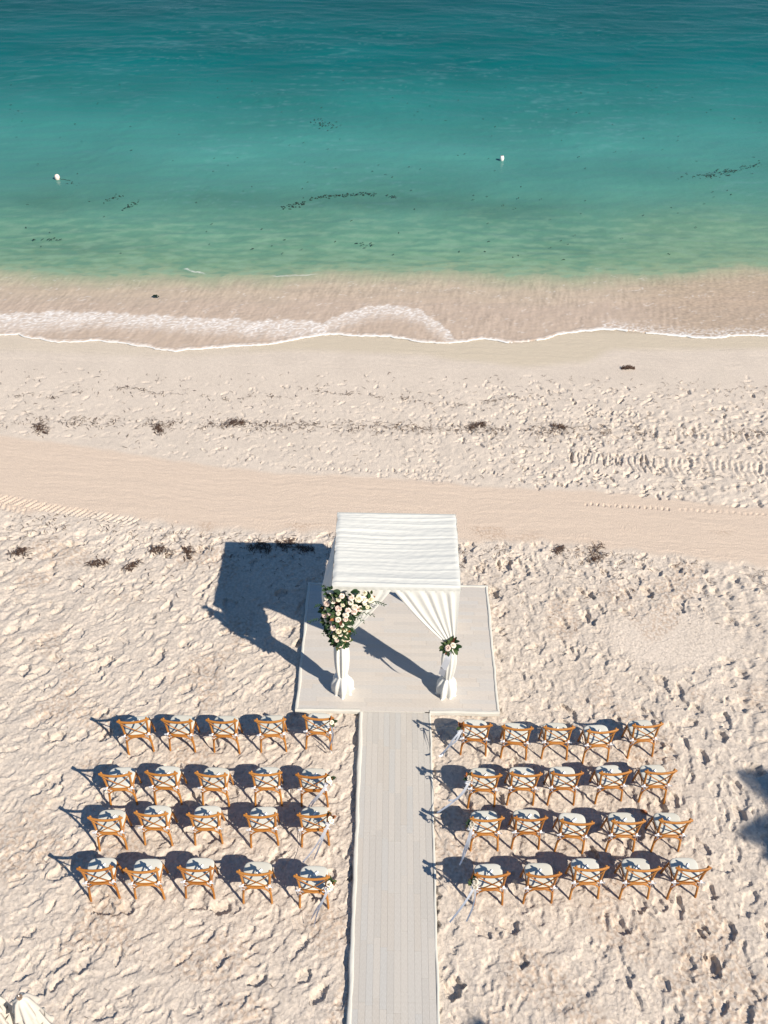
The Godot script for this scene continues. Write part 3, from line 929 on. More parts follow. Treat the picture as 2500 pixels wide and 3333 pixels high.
func build_gazebo() -> void:
	var g := thing("gazebo")
	tag(g, "white draped wedding gazebo with pleated flat roof and tied-back curtains", "gazebo")
	var x0 := -0.890
	var x1 := 1.300
	var z0 := -13.119
	var z1 := -11.228
	var top := 2.945
	var fy := 0.080
	# posts on stepped plinths
	for q in [[x0 + 0.09, z1 - 0.09], [x1 - 0.09, z1 - 0.09], [x0 + 0.09, z0 + 0.09], [x1 - 0.09, z0 + 0.09]]:
		var mb := MB.new()
		mb.box(Vector3(q[0], (2.86 + fy) * 0.5 + 0.05, q[1]), Vector3(0.12, 2.74, 0.12), 0.006)
		part("post", mb.mesh(), mats.white_paint, g)
		var pl := MB.new()
		pl.box(Vector3(q[0], fy + 0.11, q[1]), Vector3(0.26, 0.22, 0.26), 0.008)
		pl.box(Vector3(q[0], fy + 0.25, q[1]), Vector3(0.22, 0.06, 0.22), 0.008)
		pl.box(Vector3(q[0], fy + 0.34, q[1]), Vector3(0.18, 0.12, 0.18), 0.008)
		part("plinth", pl.mesh(), mats.white_paint, g)
	for q in [[(x0 + x1) / 2, z0 + 0.05, x1 - x0 - 0.04, 0.08], [(x0 + x1) / 2, z1 - 0.05, x1 - x0 - 0.04, 0.08], [x0 + 0.05, (z0 + z1) / 2, 0.08, z1 - z0 - 0.182], [x1 - 0.05, (z0 + z1) / 2, 0.08, z1 - z0 - 0.182]]:
		var mb := MB.new()
		mb.box(Vector3(q[0], 2.87, q[1]), Vector3(q[2], 0.09, q[3]), 0.005)
		part("beam", mb.mesh(), mats.white_paint, g)
	# roof cloth: pleated across, its hem turned down over the beams
	var rf := MB.new()
	var w := 56
	var h := 200
	var pts := PackedVector3Array()
	for j in h:
		var t := j / float(h - 1)
		for i in w:
			var s := i / float(w - 1)
			var xx := lerpf(x0, x1, s)
			var zz := lerpf(z0, z1, t)
			var fan := zz + 0.025 * n1.get_noise_2d(xx * 0.5, zz * 1.3) + 0.06 * (s - 0.5) * n1.get_noise_2d(3.0, zz * 2.0)
			var fold := n1.get_noise_2d(xx * 0.14, fan * 4.6)
			var f2 := n2.get_noise_2d(xx * 0.20 + 5.0, fan * 7.5)
			var y := top + 0.013 * (0.55 - absf(fold) * 1.7) + 0.005 * f2 + 0.004 * n1.get_noise_2d(xx * 6.0, zz * 11.0)
			y -= 0.045 * sin(PI * s) * sin(PI * t)
			var edge := minf(minf(s, 1.0 - s) * (x1 - x0), minf(t, 1.0 - t) * (z1 - z0))
			y = lerpf(top - 0.016, y, smoothstep(0.0, 0.05, edge))
			var wob := 0.012 * n2.get_noise_2d(zz * 4.0, s * 3.0)
			if i == 0 or i == w - 1: xx += wob
			pts.append(Vector3(xx, y, zz))
	rf.grid(pts, w, h, true)
	part("roof_cloth", rf.mesh(), mats.roof, g)
	var va := MB.new()
	for e in 4:
		var a := [Vector3(x0, 0, z1), Vector3(x1, 0, z1), Vector3(x1, 0, z0), Vector3(x0, 0, z0)]
		var p: Vector3 = a[e]
		var q: Vector3 = a[(e + 1) % 4]
		var o := Vector3((q - p).z, 0, -(q - p).x).normalized() * -1.0
		var row := PackedVector3Array()
		for j in 4:
			for i in 60:
				var s := i / 59.0
				var c := p.lerp(q, s) + o * (0.006 + 0.006 * sin(s * 95.0) * j / 3.0 + (0.004 if j > 0 else -0.002))
				c.y = top - 0.012 - 0.033 * j + (0.012 * n1.get_noise_2d(s * 9.0, e) - 0.010 * sin(PI * s)) * j / 3.0
				row.append(c)
		va.grid(row, 60, 4, (q - p).cross(Vector3.DOWN).dot(o) < 0.0)
	part("valance", va.mesh(), mats.roof, g)
	# front curtains, tied back to the posts
	var zf := z1 + 0.012
	curtain(g, "curtain", Vector3(0.118, 2.875, zf), Vector3(x0 + 0.03, 2.875, zf), Vector3(-0.775, 1.66, zf + 0.045), 0.17, 6, Vector3(0, 0, 1))
	curtain(g, "curtain", Vector3(0.150, 2.875, zf), Vector3(x1 - 0.01, 2.875, zf), Vector3(1.205, 1.55, zf + 0.045), 0.17, 6, Vector3(0, 0, 1))
	# back curtains
	var zb := z0 - 0.012
	curtain(g, "curtain", Vector3(0.10, 2.875, zb), Vector3(x0 + 0.02, 2.875, zb), Vector3(-0.80, 1.60, zb - 0.03), 0.17, 9, Vector3(0, 0, -1))
	curtain(g, "curtain", Vector3(0.30, 2.875, zb), Vector3(x1 - 0.02, 2.875, zb), Vector3(1.21, 1.60, zb - 0.03), 0.17, 9, Vector3(0, 0, -1))
	# the curtain along the flower side, blown outwards
	curtain(g, "curtain", Vector3(x0 - 0.012, 2.875, z0 + 0.50), Vector3(x0 - 0.012, 2.875, z1 - 0.03), Vector3(x0 - 0.05, 1.66, z1 - 0.12), 0.12, 5, Vector3(-1, 0, 0), Vector3(-0.17, 0, 0), 0.0)
	column_drape(g, Vector3(x0 + 0.12, fy, z1 - 0.07), 1.66, 0.4)
	column_drape(g, Vector3(x1 - 0.09, fy, z1 - 0.07), 1.55, 2.1)
	column_drape(g, Vector3(x0 + 0.09, fy, z0 + 0.05), 1.60, 3.3)
	column_drape(g, Vector3(x1 - 0.09, fy, z0 + 0.05), 1.60, 4.4)
	var sash := MB.new()
	ribbon(sash, [Vector3(1.175, 1.55, -11.06), Vector3(1.15, 1.32, -11.00), Vector3(1.09, 1.02, -11.01), Vector3(1.075, 0.80, -11.06)], 0.115, 0.06)
	part("sash", sash.mesh(), mats.ribbon, g)
	clean(g)

# ---------------------------------------------------------------- platform and path
func plank_variants(ln: float, wd: float, along_x: bool) -> ArrayMesh:
	var mb := MB.new()
	mb.box(Vector3.ZERO, Vector3(ln, 0.012, wd) if along_x else Vector3(wd, 0.012, ln), 0.0015)
	return mb.mesh()

func lay(parent: Node, a0: float, a1: float, b0: float, b1: float, y: float, along_x: bool, wd: float, ln: float) -> void:
	# a runs along the planks, b across
	var rows := int(round((b1 - b0) / wd))
	var rw := (b1 - b0) / rows
	var cache := {}
	for r in rows:
		var a := a0
		var first := true
		while a < a1 - 0.01:
			var l := ln * (rng.randf_range(0.25, 1.0) if first else 1.0)
			first = false
			l = minf(snappedf(l, 0.05), a1 - a)
			if a1 - a - l < 0.12: l = a1 - a
			var key := snappedf(l, 0.001)
			if not cache.has(key): cache[key] = plank_variants(l - 0.001, rw - 0.001, along_x)
			var o := part("plank", cache[key], mats["plank%d" % rng.randi_range(0, 4)] if along_x else mats["plankz%d" % rng.randi_range(0, 4)], parent)
			var b := b0 + rw * (r + 0.5)
			var yy := y - 0.006 + rng.randf_range(-0.0012, 0.0012)
			o.position = Vector3(a + l * 0.5, yy, b) if along_x else Vector3(b, yy, a + l * 0.5)
			a += l

func edge_cloth(parent: Node, a: Vector3, b: Vector3, wd: float, ht: float) -> void:
	var mb := MB.new()
	var n := int(a.distance_to(b) / 0.06) + 2
	var pts := PackedVector3Array()
	var side := Vector3.UP.cross((b - a).normalized())
	for j in 9:
		var q := j / 8.0 * PI
		for i in n:
			var t := i / float(n - 1)
			var c := a.lerp(b, t)
			var k := c.x * 1.7 + c.z * 1.3
			var wb := 1.0 + 0.30 * n1.get_noise_2d(k, 31.0) + 0.12 * n2.get_noise_2d(k * 4.0, j * 0.8)
			var lean := 0.014 * n1.get_noise_2d(k * 0.8, 61.0)
			pts.append(c + side * (cos(q) * wd * 0.5 * wb + lean) + Vector3.UP * (sin(q) * ht * wb + minf(0.0, sin(q) - 0.45) * 0.14))
	mb.grid(pts, n, 9, side.cross(b - a).y > 0.0)
	part("edge_cloth", mb.mesh(), mats.cloth, parent)

func build_floor() -> void:
	var p := thing("platform")
	tag(p, "low square platform of pale planks edged in white cloth under the gazebo", "platform")
	var mb := MB.new()
	mb.box(Vector3((PX0 + PX1) / 2, 0.012, (PZ0 + PZ1) / 2), Vector3(PX1 - PX0 - 0.04, 0.10, PZ1 - PZ0 - 0.04), 0.004)
	part("base", mb.mesh(), mats.white_paint, p)
	lay(p, PX0 + 0.02, PX1 - 0.02, PZ0 + 0.02, PZ1 + 0.03, 0.080, true, 0.1, 0.92)
	edge_cloth(p, Vector3(PX0 + 0.02, 0.074, PZ0), Vector3(PX0 + 0.02, 0.074, PZ1 + 0.03), 0.070, 0.020)
	edge_cloth(p, Vector3(PX1 - 0.02, 0.074, PZ0), Vector3(PX1 - 0.02, 0.074, PZ1 + 0.03), 0.060, 0.020)
	edge_cloth(p, Vector3(PX0 - 0.01, 0.074, PZ0), Vector3(PX1 + 0.01, 0.074, PZ0), 0.07, 0.022)
	edge_cloth(p, Vector3(PX0 - 0.01, 0.074, PZ1 + 0.02), Vector3(AX0 + 0.01, 0.074, PZ1 + 0.02), 0.070, 0.020)
	edge_cloth(p, Vector3(AX1 - 0.01, 0.074, PZ1 + 0.02), Vector3(PX1 + 0.01, 0.074, PZ1 + 0.02), 0.075, 0.022)
	clean(p)
	var a := thing("path")
	tag(a, "pale plank aisle edged in white cloth running up to the platform", "path", "", "structure")
	var ab := MB.new()
	ab.box(Vector3((AX0 + AX1) / 2, 0.0, (PZ1 + 0.03 - 2.2) / 2), Vector3(AX1 - AX0 - 0.05, 0.094, -2.2 - PZ1 - 0.04), 0.004)
	part("base", ab.mesh(), mats.white_paint, a)
	lay(a, PZ1 + 0.045, -2.2, AX0 + 0.04, AX1 - 0.03, 0.066, false, 0.1, 0.92)
	edge_cloth(a, Vector3(AX0 + 0.025, 0.058, PZ1 + 0.05), Vector3(AX0 + 0.025, 0.058, -2.2), 0.080, 0.024)
	edge_cloth(a, Vector3(AX1 - 0.005, 0.052, PZ1 + 0.05), Vector3(AX1 - 0.005, 0.052, -2.2), 0.050, 0.016)
	clean(a)

# ---------------------------------------------------------------- flowers on the gazebo
func build_arrangement() -> void:
	var g := thing("flower_arrangement")
	tag(g, "large hanging spray of white roses and dark leaves on the gazebo's corner", "flower arrangement")
	var zf := -11.19
	# width of the spray at a height: [y, from x, to x]
	var shape := [[1.78, -0.90, -0.62], [1.95, -0.98, -0.60], [2.15, -1.04, -0.58], [2.35, -1.07, -0.52], [2.5, -1.05, -0.42], [2.62, -1.03, -0.24], [2.75, -1.02, -0.20], [2.88, -1.00, -0.20], [3.02, -0.95, -0.36]]
	var core := MB.new()
	var rows := PackedVector3Array()
	for q in shape.slice(0, 7):
		for i in 13:
			var a := PI * i / 12.0
			var c: float = (q[1] + q[2]) * 0.5
			var r: float = (q[2] - q[1]) * 0.5 - 0.035
			rows.append(Vector3(c - cos(a) * r, q[0], zf - 0.02 + sin(a) * 0.13 * (1.0 + 0.4 * n1.get_noise_2d(q[0] * 4.0, i * 1.3))))
	core.grid(rows, 13, 7)
	part("moss_base", core.mesh(), mats.moss, g)
	var spots: Array[Vector3] = []
	var tries := 0
	while spots.size() < 46 and tries < 9000:
		tries += 1
		var y := rng.randf_range(1.78, 3.0)
		var lo := 0.0
		var hi := 0.0
		for k in shape.size() - 1:
			if y >= shape[k][0] and y <= shape[k + 1][0]:
				var t: float = (y - shape[k][0]) / (shape[k + 1][0] - shape[k][0])
				lo = lerpf(shape[k][1], shape[k + 1][1], t)
				hi = lerpf(shape[k][2], shape[k + 1][2], t)
		var s := rng.randf()
		var x := lerpf(lo + 0.02, hi - 0.02, s)
		var p := Vector3(x, y, zf + 0.075 + 0.165 * sin(PI * clampf(s, 0.1, 0.9)))
		var ok := true
		for o in spots:
			if o.distance_to(p) < 0.108: ok = false
		if ok: spots.append(p)
	for k in spots.size():
		var p := spots[k]
		var c := Vector3(clampf(p.x, -0.85, -0.5), minf(p.y, 2.75), zf - 0.15)
		var d := (p - c).normalized() + Vector3(0.1, 0.45, 0.35)
		put_rose(g, p, d, rng.randf_range(0.034, 0.066), k)
	for k in 250:
		var y := rng.randf_range(1.72, 3.06)
		var j := 0
		while j < shape.size() - 2 and y > shape[j + 1][0]: j += 1
		var t: float = clampf((y - shape[j][0]) / (shape[j + 1][0] - shape[j][0]), 0, 1)
		var lo: float = lerpf(shape[j][1], shape[j + 1][1], t)
		var hi: float = lerpf(shape[j][2], shape[j + 1][2], t)
		var s := rng.randf()
		var p := Vector3(lerpf(lo, hi, s), y, zf + 0.05 + 0.155 * sin(PI * s))
		var out := Vector3(s - 0.5, (y - 2.5) * 0.5, 0.0).normalized()
		var al := out * rng.randf_range(0.3, 1.2) + Vector3(rng.randf_range(-1, 1), rng.randf_range(-0.8, 1), rng.randf_range(0.0, 0.9))
		var brown := rng.randf() < 0.09
		put_leaf(g, p, al, Vector3(rng.randf_range(-0.4, 0.4), 0.7, 0.7), rng.randf_range(0.075, 0.13), mats["magnolia%d" % (k % 2)] if brown else mats["leaf%d" % (k % 3)])
	# loose twigs with narrow leaves that stand out from the mass
	for q in [[Vector3(-0.52, 2.48, 0.12), Vector3(0.36, -0.02, 0.05), 8], [Vector3(-0.55, 2.38, 0.12), Vector3(0.22, -0.10, 0.05), 6], [Vector3(-1.02, 2.56, 0.05), Vector3(-0.16, 0.02, 0.04), 7], [Vector3(-1.05, 2.22, 0.05), Vector3(-0.26, -0.06, 0.03), 8],
			[Vector3(-0.98, 2.9, 0.02), Vector3(-0.06, 0.16, 0.04), 6], [Vector3(-0.24, 2.74, 0.10), Vector3(0.26, -0.06, 0.03), 9], [Vector3(-0.60, 2.12, 0.10), Vector3(0.10, -0.18, 0.05), 8], [Vector3(-0.95, 2.0, 0.06), Vector3(-0.12, -0.16, 0.03), 7]]:
		var b: Vector3 = q[0] + Vector3(0, 0, zf)
		var dir: Vector3 = q[1]
		var tw := MB.new()
		tw.tube(arc_pts(b, b + dir, Vector3(0, 0.03, 0.02), 6), 0.0022, 0.0022, 5)
		part("twig", tw.mesh(), mats.leaf0, g)
		for k in int(q[2]):
			var t: float = 0.25 + 0.75 * k / float(q[2])
			var sd := 1.0 if k % 2 == 0 else -1.0
			put_leaf(g, b + dir * t + Vector3(0, 0.03 * sin(PI * t), 0.02), dir.normalized() + Vector3(-dir.y, dir.x, 0).normalized() * sd * 0.9 + Vector3(0, 0, 0.2), Vector3(0, 0.6, 0.7), 0.06, mats.leaf0, true)
	clean(g)

func build_tieback(c: Vector3, label: String, big: int, sd: int) -> void:
	rng.seed = sd
	var g := thing("tieback_posy", c)
	g.rotation.x = -0.62
	tag(g, label, "flowers")
	for k in big:
		var a := TAU * k / big + 0.4
		put_rose(g, Vector3(cos(a) * 0.050, sin(a) * 0.058 - 0.005, 0.105), Vector3(cos(a) * 0.5, sin(a) * 0.4 + 0.6, 1.0), 0.056, k + sd)
	for k in 52:
		var a := rng.randf() * TAU
		var r := rng.randf_range(0.02, 0.10)
		var o := Vector3(cos(a), sin(a), 0.0)
		put_leaf(g, o * r + Vector3(0, 0, rng.randf_range(0.03, 0.08)), o + Vector3(rng.randf_range(-0.5, 0.5), rng.randf_range(-0.5, 0.5), rng.randf_range(0.0, 0.7)), Vector3(0, 0.6, 0.75), rng.randf_range(0.08, 0.14), mats["magnolia0"] if k % 9 == 0 else mats["leaf%d" % (k % 3)], k % 4 == 0)
	clean(g)

# posy and ribbons on an aisle chair; s = -1 for the post on the chair's own -x side
func build_posy(chair: Node3D, s: float, kind: int, label: String) -> void:
	rng.seed = 500 + kind
	var g := thing("aisle_posy", chair.position, chair.rotation.y)
	tag(g, label, "flowers", "posies tied to the aisle chairs")
	var c := Vector3(0.245 * s, 0.84 - (0.06 if kind % 4 == 3 else 0.0), 0.045)
	var cnt: int = [1, 2, 2, 3, 0, 1, 2, 3][kind]
	for k in cnt:
		var o := Vector3(0.040 * s * (0.4 + 0.6 * (k % 2)), 0.030 - 0.055 * k, 0.040 + 0.012 * k)
		put_rose(g, c + o, Vector3(0.6 * s, 0.65, 0.6), rng.randf_range(0.040, 0.050), k + kind, mats.petal0)
	for k in 9:
		var a := rng.randf() * TAU
		var o := Vector3(cos(a) * 0.5 + 0.5 * s, sin(a) * 0.8 + 0.35, 0.35 * sin(a * 2.0))
		var m: Material = mats["magnolia%d" % (k % 2)] if (k % 3 == 0 or (kind == 4 and k % 3 == 1)) else mats["leaf%d" % (k % 3)]
		put_leaf(g, c + Vector3(0.015 * s, 0, 0.01), o, Vector3(0.3 * s, 0.7, 0.6), rng.randf_range(0.085, 0.13), m)
	var knot := MB.new()
	for d: float in [-1.0, 1.0]:
		var b := c + Vector3(0.01 * s, -0.07, 0.03)
		ribbon(knot, [b, b + Vector3(0.05 * d, 0.01, 0.03), b + Vector3(0.075 * d, -0.03, 0.035), b + Vector3(0.03 * d, -0.03, 0.025), b], 0.026, 0.3)
	part("ribbon_bow", knot.mesh(), mats.ribbon, g)
	# tails blown by the wind (offsets from the knot)
	var tails: Array = [
		[[Vector3(0.02, -0.25, 0.07), Vector3(-0.04, -0.50, 0.11), Vector3(0.01, -0.62, 0.15)], [Vector3(0.03, -0.2, 0.05), Vector3(0.01, -0.42, 0.05), Vector3(0.03, -0.6, 0.1)]],
		[[Vector3(-0.16, -0.20, 0.12), Vector3(-0.30, -0.40, 0.16), Vector3(-0.38, -0.52, 0.30)], [Vector3(-0.12, -0.18, 0.10), Vector3(-0.25, -0.36, 0.17), Vector3(-0.32, -0.5, 0.22)]],
		[[Vector3(-0.12, -0.22, 0.10), Vector3(-0.28, -0.45, 0.22), Vector3(-0.46, -0.58, 0.36)], [Vector3(-0.09, -0.2, 0.1), Vector3(-0.2, -0.42, 0.24), Vector3(-0.28, -0.56, 0.33)]],
		[[Vector3(-0.08, -0.2, 0.10), Vector3(-0.17, -0.40, 0.22), Vector3(-0.22, -0.55, 0.38)], [Vector3(-0.06, -0.18, 0.08), Vector3(-0.19, -0.4, 0.17), Vector3(-0.27, -0.55, 0.26)]],
		[[Vector3(-0.13, -0.16, 0.08), Vector3(-0.24, -0.34, 0.16), Vector3(-0.36, -0.48, 0.22)], [Vector3(-0.08, -0.16, 0.10), Vector3(-0.22, -0.35, 0.13), Vector3(-0.30, -0.46, 0.2), Vector3(-0.37, -0.44, 0.26)]],
		[[Vector3(-0.10, -0.18, 0.10), Vector3(-0.28, -0.40, 0.18), Vector3(-0.52, -0.56, 0.28)], [Vector3(-0.08, -0.2, 0.08), Vector3(-0.2, -0.38, 0.12), Vector3(-0.33, -0.45, 0.10)]],
		[[Vector3(-0.03, -0.25, 0.09), Vector3(-0.10, -0.48, 0.20), Vector3(-0.19, -0.60, 0.33)], [Vector3(-0.05, -0.25, 0.07), Vector3(-0.12, -0.46, 0.18), Vector3(-0.16, -0.58, 0.31)]],
		[[Vector3(-0.10, -0.18, 0.10), Vector3(-0.24, -0.34, 0.22), Vector3(-0.40, -0.50, 0.34)], [Vector3(0.0, -0.22, 0.08), Vector3(-0.03, -0.42, 0.16), Vector3(-0.13, -0.58, 0.30)]]]
	for tl in tails[kind]:
		var b := c + Vector3(0.01 * s, -0.07, 0.035)
		var ctrl := [b]
		for o in tl: ctrl.append(b + o)
		var mb := MB.new()
		ribbon(mb, ctrl, 0.036, 0.35)
		part("ribbon_tail", mb.mesh(), mats.ribbon, g)
	clean(g)

# ---------------------------------------------------------------- closed parasols
func build_parasol(at: Vector3, label: String, sd: float) -> void:
	var g := thing("closed_parasol", at)
	tag(g, label, "parasol", "closed beach parasols")
	var pole := MB.new()
	pole.tube(PackedVector3Array([Vector3(0, -0.9, 0), Vector3(0, 2.36, 0)]), 0.022, 0.022, 10, Vector3(1, 0, 0))
	part("pole", pole.mesh(), mats.wood, g)
	var main := MB.new()
	main.lathe(Vector3.ZERO, [[0.04, 2.26, 0.3], [0.10, 2.16, 0.8], [0.118, 1.99, 1.0], [0.130, 1.80, 1.2], [0.145, 1.62, 1.4], [0.160, 1.50, 1.6], [0.185, 1.42, 1.9]], 64, 0.20, 8, sd)
	part("canopy", main.mesh(), mats.canvas, g)
	var vent := MB.new()
	vent.lathe(Vector3.ZERO, [[0.025, 2.345, 0.1], [0.075, 2.31, 0.5], [0.098, 2.24, 0.9], [0.122, 2.12, 1.2], [0.145, 2.00, 1.6]], 64, 0.18, 8, sd + 1.0)
	part("top_flap", vent.mesh(), mats.canvas, g)
	var strap := MB.new()
	var ring := PackedVector3Array()
	for k in 17: ring.append(Vector3(cos(TAU * k / 16.0) * 0.150, 1.70, sin(TAU * k / 16.0) * 0.150))
	strap.tube(ring, 0.003, 0.02, 6, Vector3.UP, 1.0, false)
	part("strap", strap.mesh(), mats.canvas, g)
	var fin := MB.new()
	fin.lathe(Vector3.ZERO, [[0.03, 2.34], [0.034, 2.37], [0.026, 2.40], [0.012, 2.42], [0.001, 2.425]], 14)
	part("finial", fin.mesh(), mats.metal, g)
	clean(g)

# ---------------------------------------------------------------- palms that throw the shadows
func build_palm(at: Vector3, crown: Vector3, label: String, sd: int, size: float) -> void:
	var r := RandomNumberGenerator.new()
	r.seed = sd
	var g := thing("palm_tree", at)
	tag(g, label, "palm tree", "coconut palms beside the beach")
	var c := crown - at
	var tr := MB.new()
	tr.tube(smooth_path([Vector3(0, -0.3, 0), Vector3(c.x * 0.15, c.y * 0.35, c.z * 0.15), Vector3(c.x * 0.5, c.y * 0.7, c.z * 0.5), c], 24), 0.17, 0.17, 12, Vector3(1, 0, 0), 0.6)
	part("trunk", tr.mesh(), mats.bark, g)
	for k in 30:
		var a := TAU * k / 30.0 * 1.0 + r.randf_range(-0.2, 0.2)
		var rise := r.randf_range(-0.25, 0.85)
		var d := Vector3(cos(a), rise, sin(a)).normalized()
		var ln := size * r.randf_range(0.85, 1.1)
		var mb := MB.new()
		var spine := PackedVector3Array()
		for j in 15:
			var t := j / 14.0
			spine.append(c + d * ln * t + Vector3(0, -ln * 0.42 * t * t, 0))
		mb.tube(spine, 0.022, 0.022, 5, Vector3.UP, 0.25)
		for j in range(2, 15):
			for h in 3:
				var t := (j - 1 + h / 3.0) / 14.0
				var p := c + d * ln * t + Vector3(0, -ln * 0.42 * t * t, 0)
				var fw := (d + Vector3(0, -0.84 * t, 0)).normalized()
				var sd2 := fw.cross(Vector3.UP).normalized()
				for q: float in [-1.0, 1.0]:
					var l: float = ln * 0.26 * sin(PI * clampf(t * 0.86 + 0.12, 0, 1))
					var e := p + (sd2 * q + fw * 0.7 + Vector3(0, -0.45, 0)).normalized() * l
					var nn := Vector3(0, 1, 0)
					var w2 := fw * 0.026
					var i := mb.add(p - w2, nn)
					mb.add(p + w2, nn)
					mb.add(p.lerp(e, 0.55) + w2 * 0.9 + Vector3(0, 0.03, 0), nn)
					mb.add(p.lerp(e, 0.55) - w2 * 0.9 + Vector3(0, 0.03, 0), nn)
					mb.add(e, nn)
					mb.quad(i, i + 1, i + 2, i + 3)
					mb.tri(i + 3, i + 2, i + 4)
		part("frond", mb.mesh(), mats.palm, g)
	clean(g)

# ---------------------------------------------------------------- everything
func make_materials() -> void:
	var fine := noise_tex(512, 0.06, 5, Color(0.80, 0.80, 0.80), Color(1, 1, 1), 3)
	var m := std(Color.WHITE, 0.95, fine, Vector3.ONE * 0.9, true)
	m.vertex_color_use_as_albedo = true
	m.heightmap_enabled = true
	m.heightmap_texture = noise_tex(1024, 0.035, 5, Color.BLACK, Color.WHITE, 12)
	m.heightmap_scale = 0.9
	m.metallic_specular = 0.2
	mats.sand = m
	m = m.duplicate()
	var cn := FastNoiseLite.new()
	cn.seed = 77; cn.noise_type = FastNoiseLite.TYPE_CELLULAR; cn.frequency = 0.022
	cn.cellular_return_type = FastNoiseLite.RETURN_CELL_VALUE
	cn.fractal_type = FastNoiseLite.FRACTAL_FBM; cn.fractal_octaves = 3; cn.fractal_gain = 0.55
	cn.domain_warp_enabled = true; cn.domain_warp_amplitude = 22.0; cn.domain_warp_frequency = 0.018
	var ct := NoiseTexture2D.new()
	ct.width = 1024; ct.height = 1024; ct.seamless = true; ct.noise = cn
	m.heightmap_texture = ct
	m.heightmap_scale = 1.15
	m.uv1_scale = Vector3.ONE * 0.47
	mats.sand_trodden = m
	m = StandardMaterial3D.new()
	m.vertex_color_use_as_albedo = true
	m.transparency = BaseMaterial3D.TRANSPARENCY_ALPHA
	m.roughness = 0.18
	m.metallic_specular = 0.22
	var nt := noise_tex(1024, 0.012, 5, Color.BLACK, Color.WHITE, 8)
	nt.as_normal_map = true
	nt.bump_strength = 6.0
	m.normal_enabled = true
	m.normal_texture = nt
	m.normal_scale = 0.35
	m.uv1_triplanar = true
	m.uv1_world_triplanar = true
	m.uv1_scale = Vector3(0.22, 0.22, 0.42)
	mats.sea = m
	mats.foam = std(srgb(0.82, 0.82, 0.81), 0.8, noise_tex(256, 0.08, 4, Color(0.8, 0.8, 0.8), Color(1, 1, 1), 21), Vector3.ONE * 3.0, true)
	mats.weed_sea = std(srgb(0.012, 0.03, 0.018), 0.7)
	mats.weed = std(srgb(0.080, 0.045, 0.030), 0.85)
	mats.weed_green = std(srgb(0.11, 0.070, 0.042), 0.85)
	var wt := noise_tex(512, 0.05, 5, Color(0.62, 0.55, 0.48), Color(1, 1, 1), 31)
	m = std(srgb(0.60, 0.275, 0.062), 0.42, wt, Vector3(9, 2.2, 9))
	m.metallic_specular = 0.4
	mats.wood = m
	for k in 3:
		mats["wood%d" % k] = m.duplicate()
		mats["wood%d" % k].albedo_color = [srgb(0.60, 0.275, 0.062), srgb(0.54, 0.235, 0.052), srgb(0.64, 0.305, 0.078)][k]
	var wv := noise_tex(512, 0.12, 3, Color(0.90, 0.90, 0.90), Color(1, 1, 1), 41)
	mats.cushion = std(srgb(0.66, 0.665, 0.615), 0.9, wv, Vector3.ONE * 6.0)
	for k in 2:
		mats["cushion%d" % k] = mats.cushion.duplicate()
		mats["cushion%d" % k].albedo_color = [srgb(0.63, 0.63, 0.57), srgb(0.60, 0.59, 0.52)][k]
	mats.ribbon = std(srgb(0.80, 0.82, 0.86), 0.45)
	mats.ribbon.backlight = srgb(0.3, 0.3, 0.32)
	mats.ribbon.cull_mode = BaseMaterial3D.CULL_DISABLED
	m = std(srgb(0.755, 0.755, 0.715), 0.8, wv, Vector3.ONE * 5.0)
	m.cull_mode = BaseMaterial3D.CULL_DISABLED
	m.backlight = srgb(0.16, 0.16, 0.15)
	mats.drape = m
	m = std(srgb(0.645, 0.652, 0.620), 0.75, wv, Vector3.ONE * 5.0)
	m.cull_mode = BaseMaterial3D.CULL_DISABLED
	mats.roof = m
	mats.cloth = std(srgb(0.61, 0.60, 0.55), 0.85, wv, Vector3.ONE * 6.0)
	mats.white_paint = std(srgb(0.78, 0.78, 0.77), 0.5)
	var grain := noise_tex(512, 0.045, 5, Color(0.86, 0.845, 0.83), Color(1, 1, 1), 51)
	for k in 5:
		var sh: float = [1.0, 0.97, 0.985, 1.015, 0.955][k]
		var warm: float = [0.0, 0.01, -0.012, 0.006, 0.0][k]
		mats["plank%d" % k] = std(srgb((0.580 + warm) * sh, 0.552 * sh, (0.518 - warm) * sh), 0.55, grain, Vector3(0.7, 5, 9), true)
		mats["plankz%d" % k] = std(srgb((0.540 + warm) * sh, 0.525 * sh, (0.495 - warm) * sh), 0.55, grain, Vector3(9, 5, 0.7), true)
	for k in 3:
		m = std([srgb(0.78, 0.72, 0.61), srgb(0.78, 0.64, 0.56), srgb(0.72, 0.68, 0.50)][k], 0.7)
		m.cull_mode = BaseMaterial3D.CULL_DISABLED
		m.backlight = srgb(0.25, 0.22, 0.18)
		mats["petal%d" % k] = m
		m = std([srgb(0.026, 0.062, 0.022), srgb(0.018, 0.042, 0.018), srgb(0.055, 0.085, 0.030)][k], 0.65)
		m.metallic_specular = 0.3
		m.cull_mode = BaseMaterial3D.CULL_DISABLED
		mats["leaf%d" % k] = m
	for k in 2:
		m = std([srgb(0.13, 0.040, 0.018), srgb(0.30, 0.10, 0.03)][k], 0.6)
		m.cull_mode = BaseMaterial3D.CULL_DISABLED
		mats["magnolia%d" % k] = m
	mats.moss = std(srgb(0.022, 0.035, 0.016), 0.95)
	mats.paper = std(srgb(0.82, 0.83, 0.85), 0.6)
	mats.paper.cull_mode = BaseMaterial3D.CULL_DISABLED
	m = std(srgb(0.64, 0.60, 0.54), 0.85, wv, Vector3.ONE * 5.0)
	m.cull_mode = BaseMaterial3D.CULL_DISABLED
	m.backlight = srgb(0.12, 0.11, 0.09)
	mats.canvas = m
	m = std(srgb(0.55, 0.45, 0.38), 0.3)
	m.metallic = 1.0
	mats.metal = m
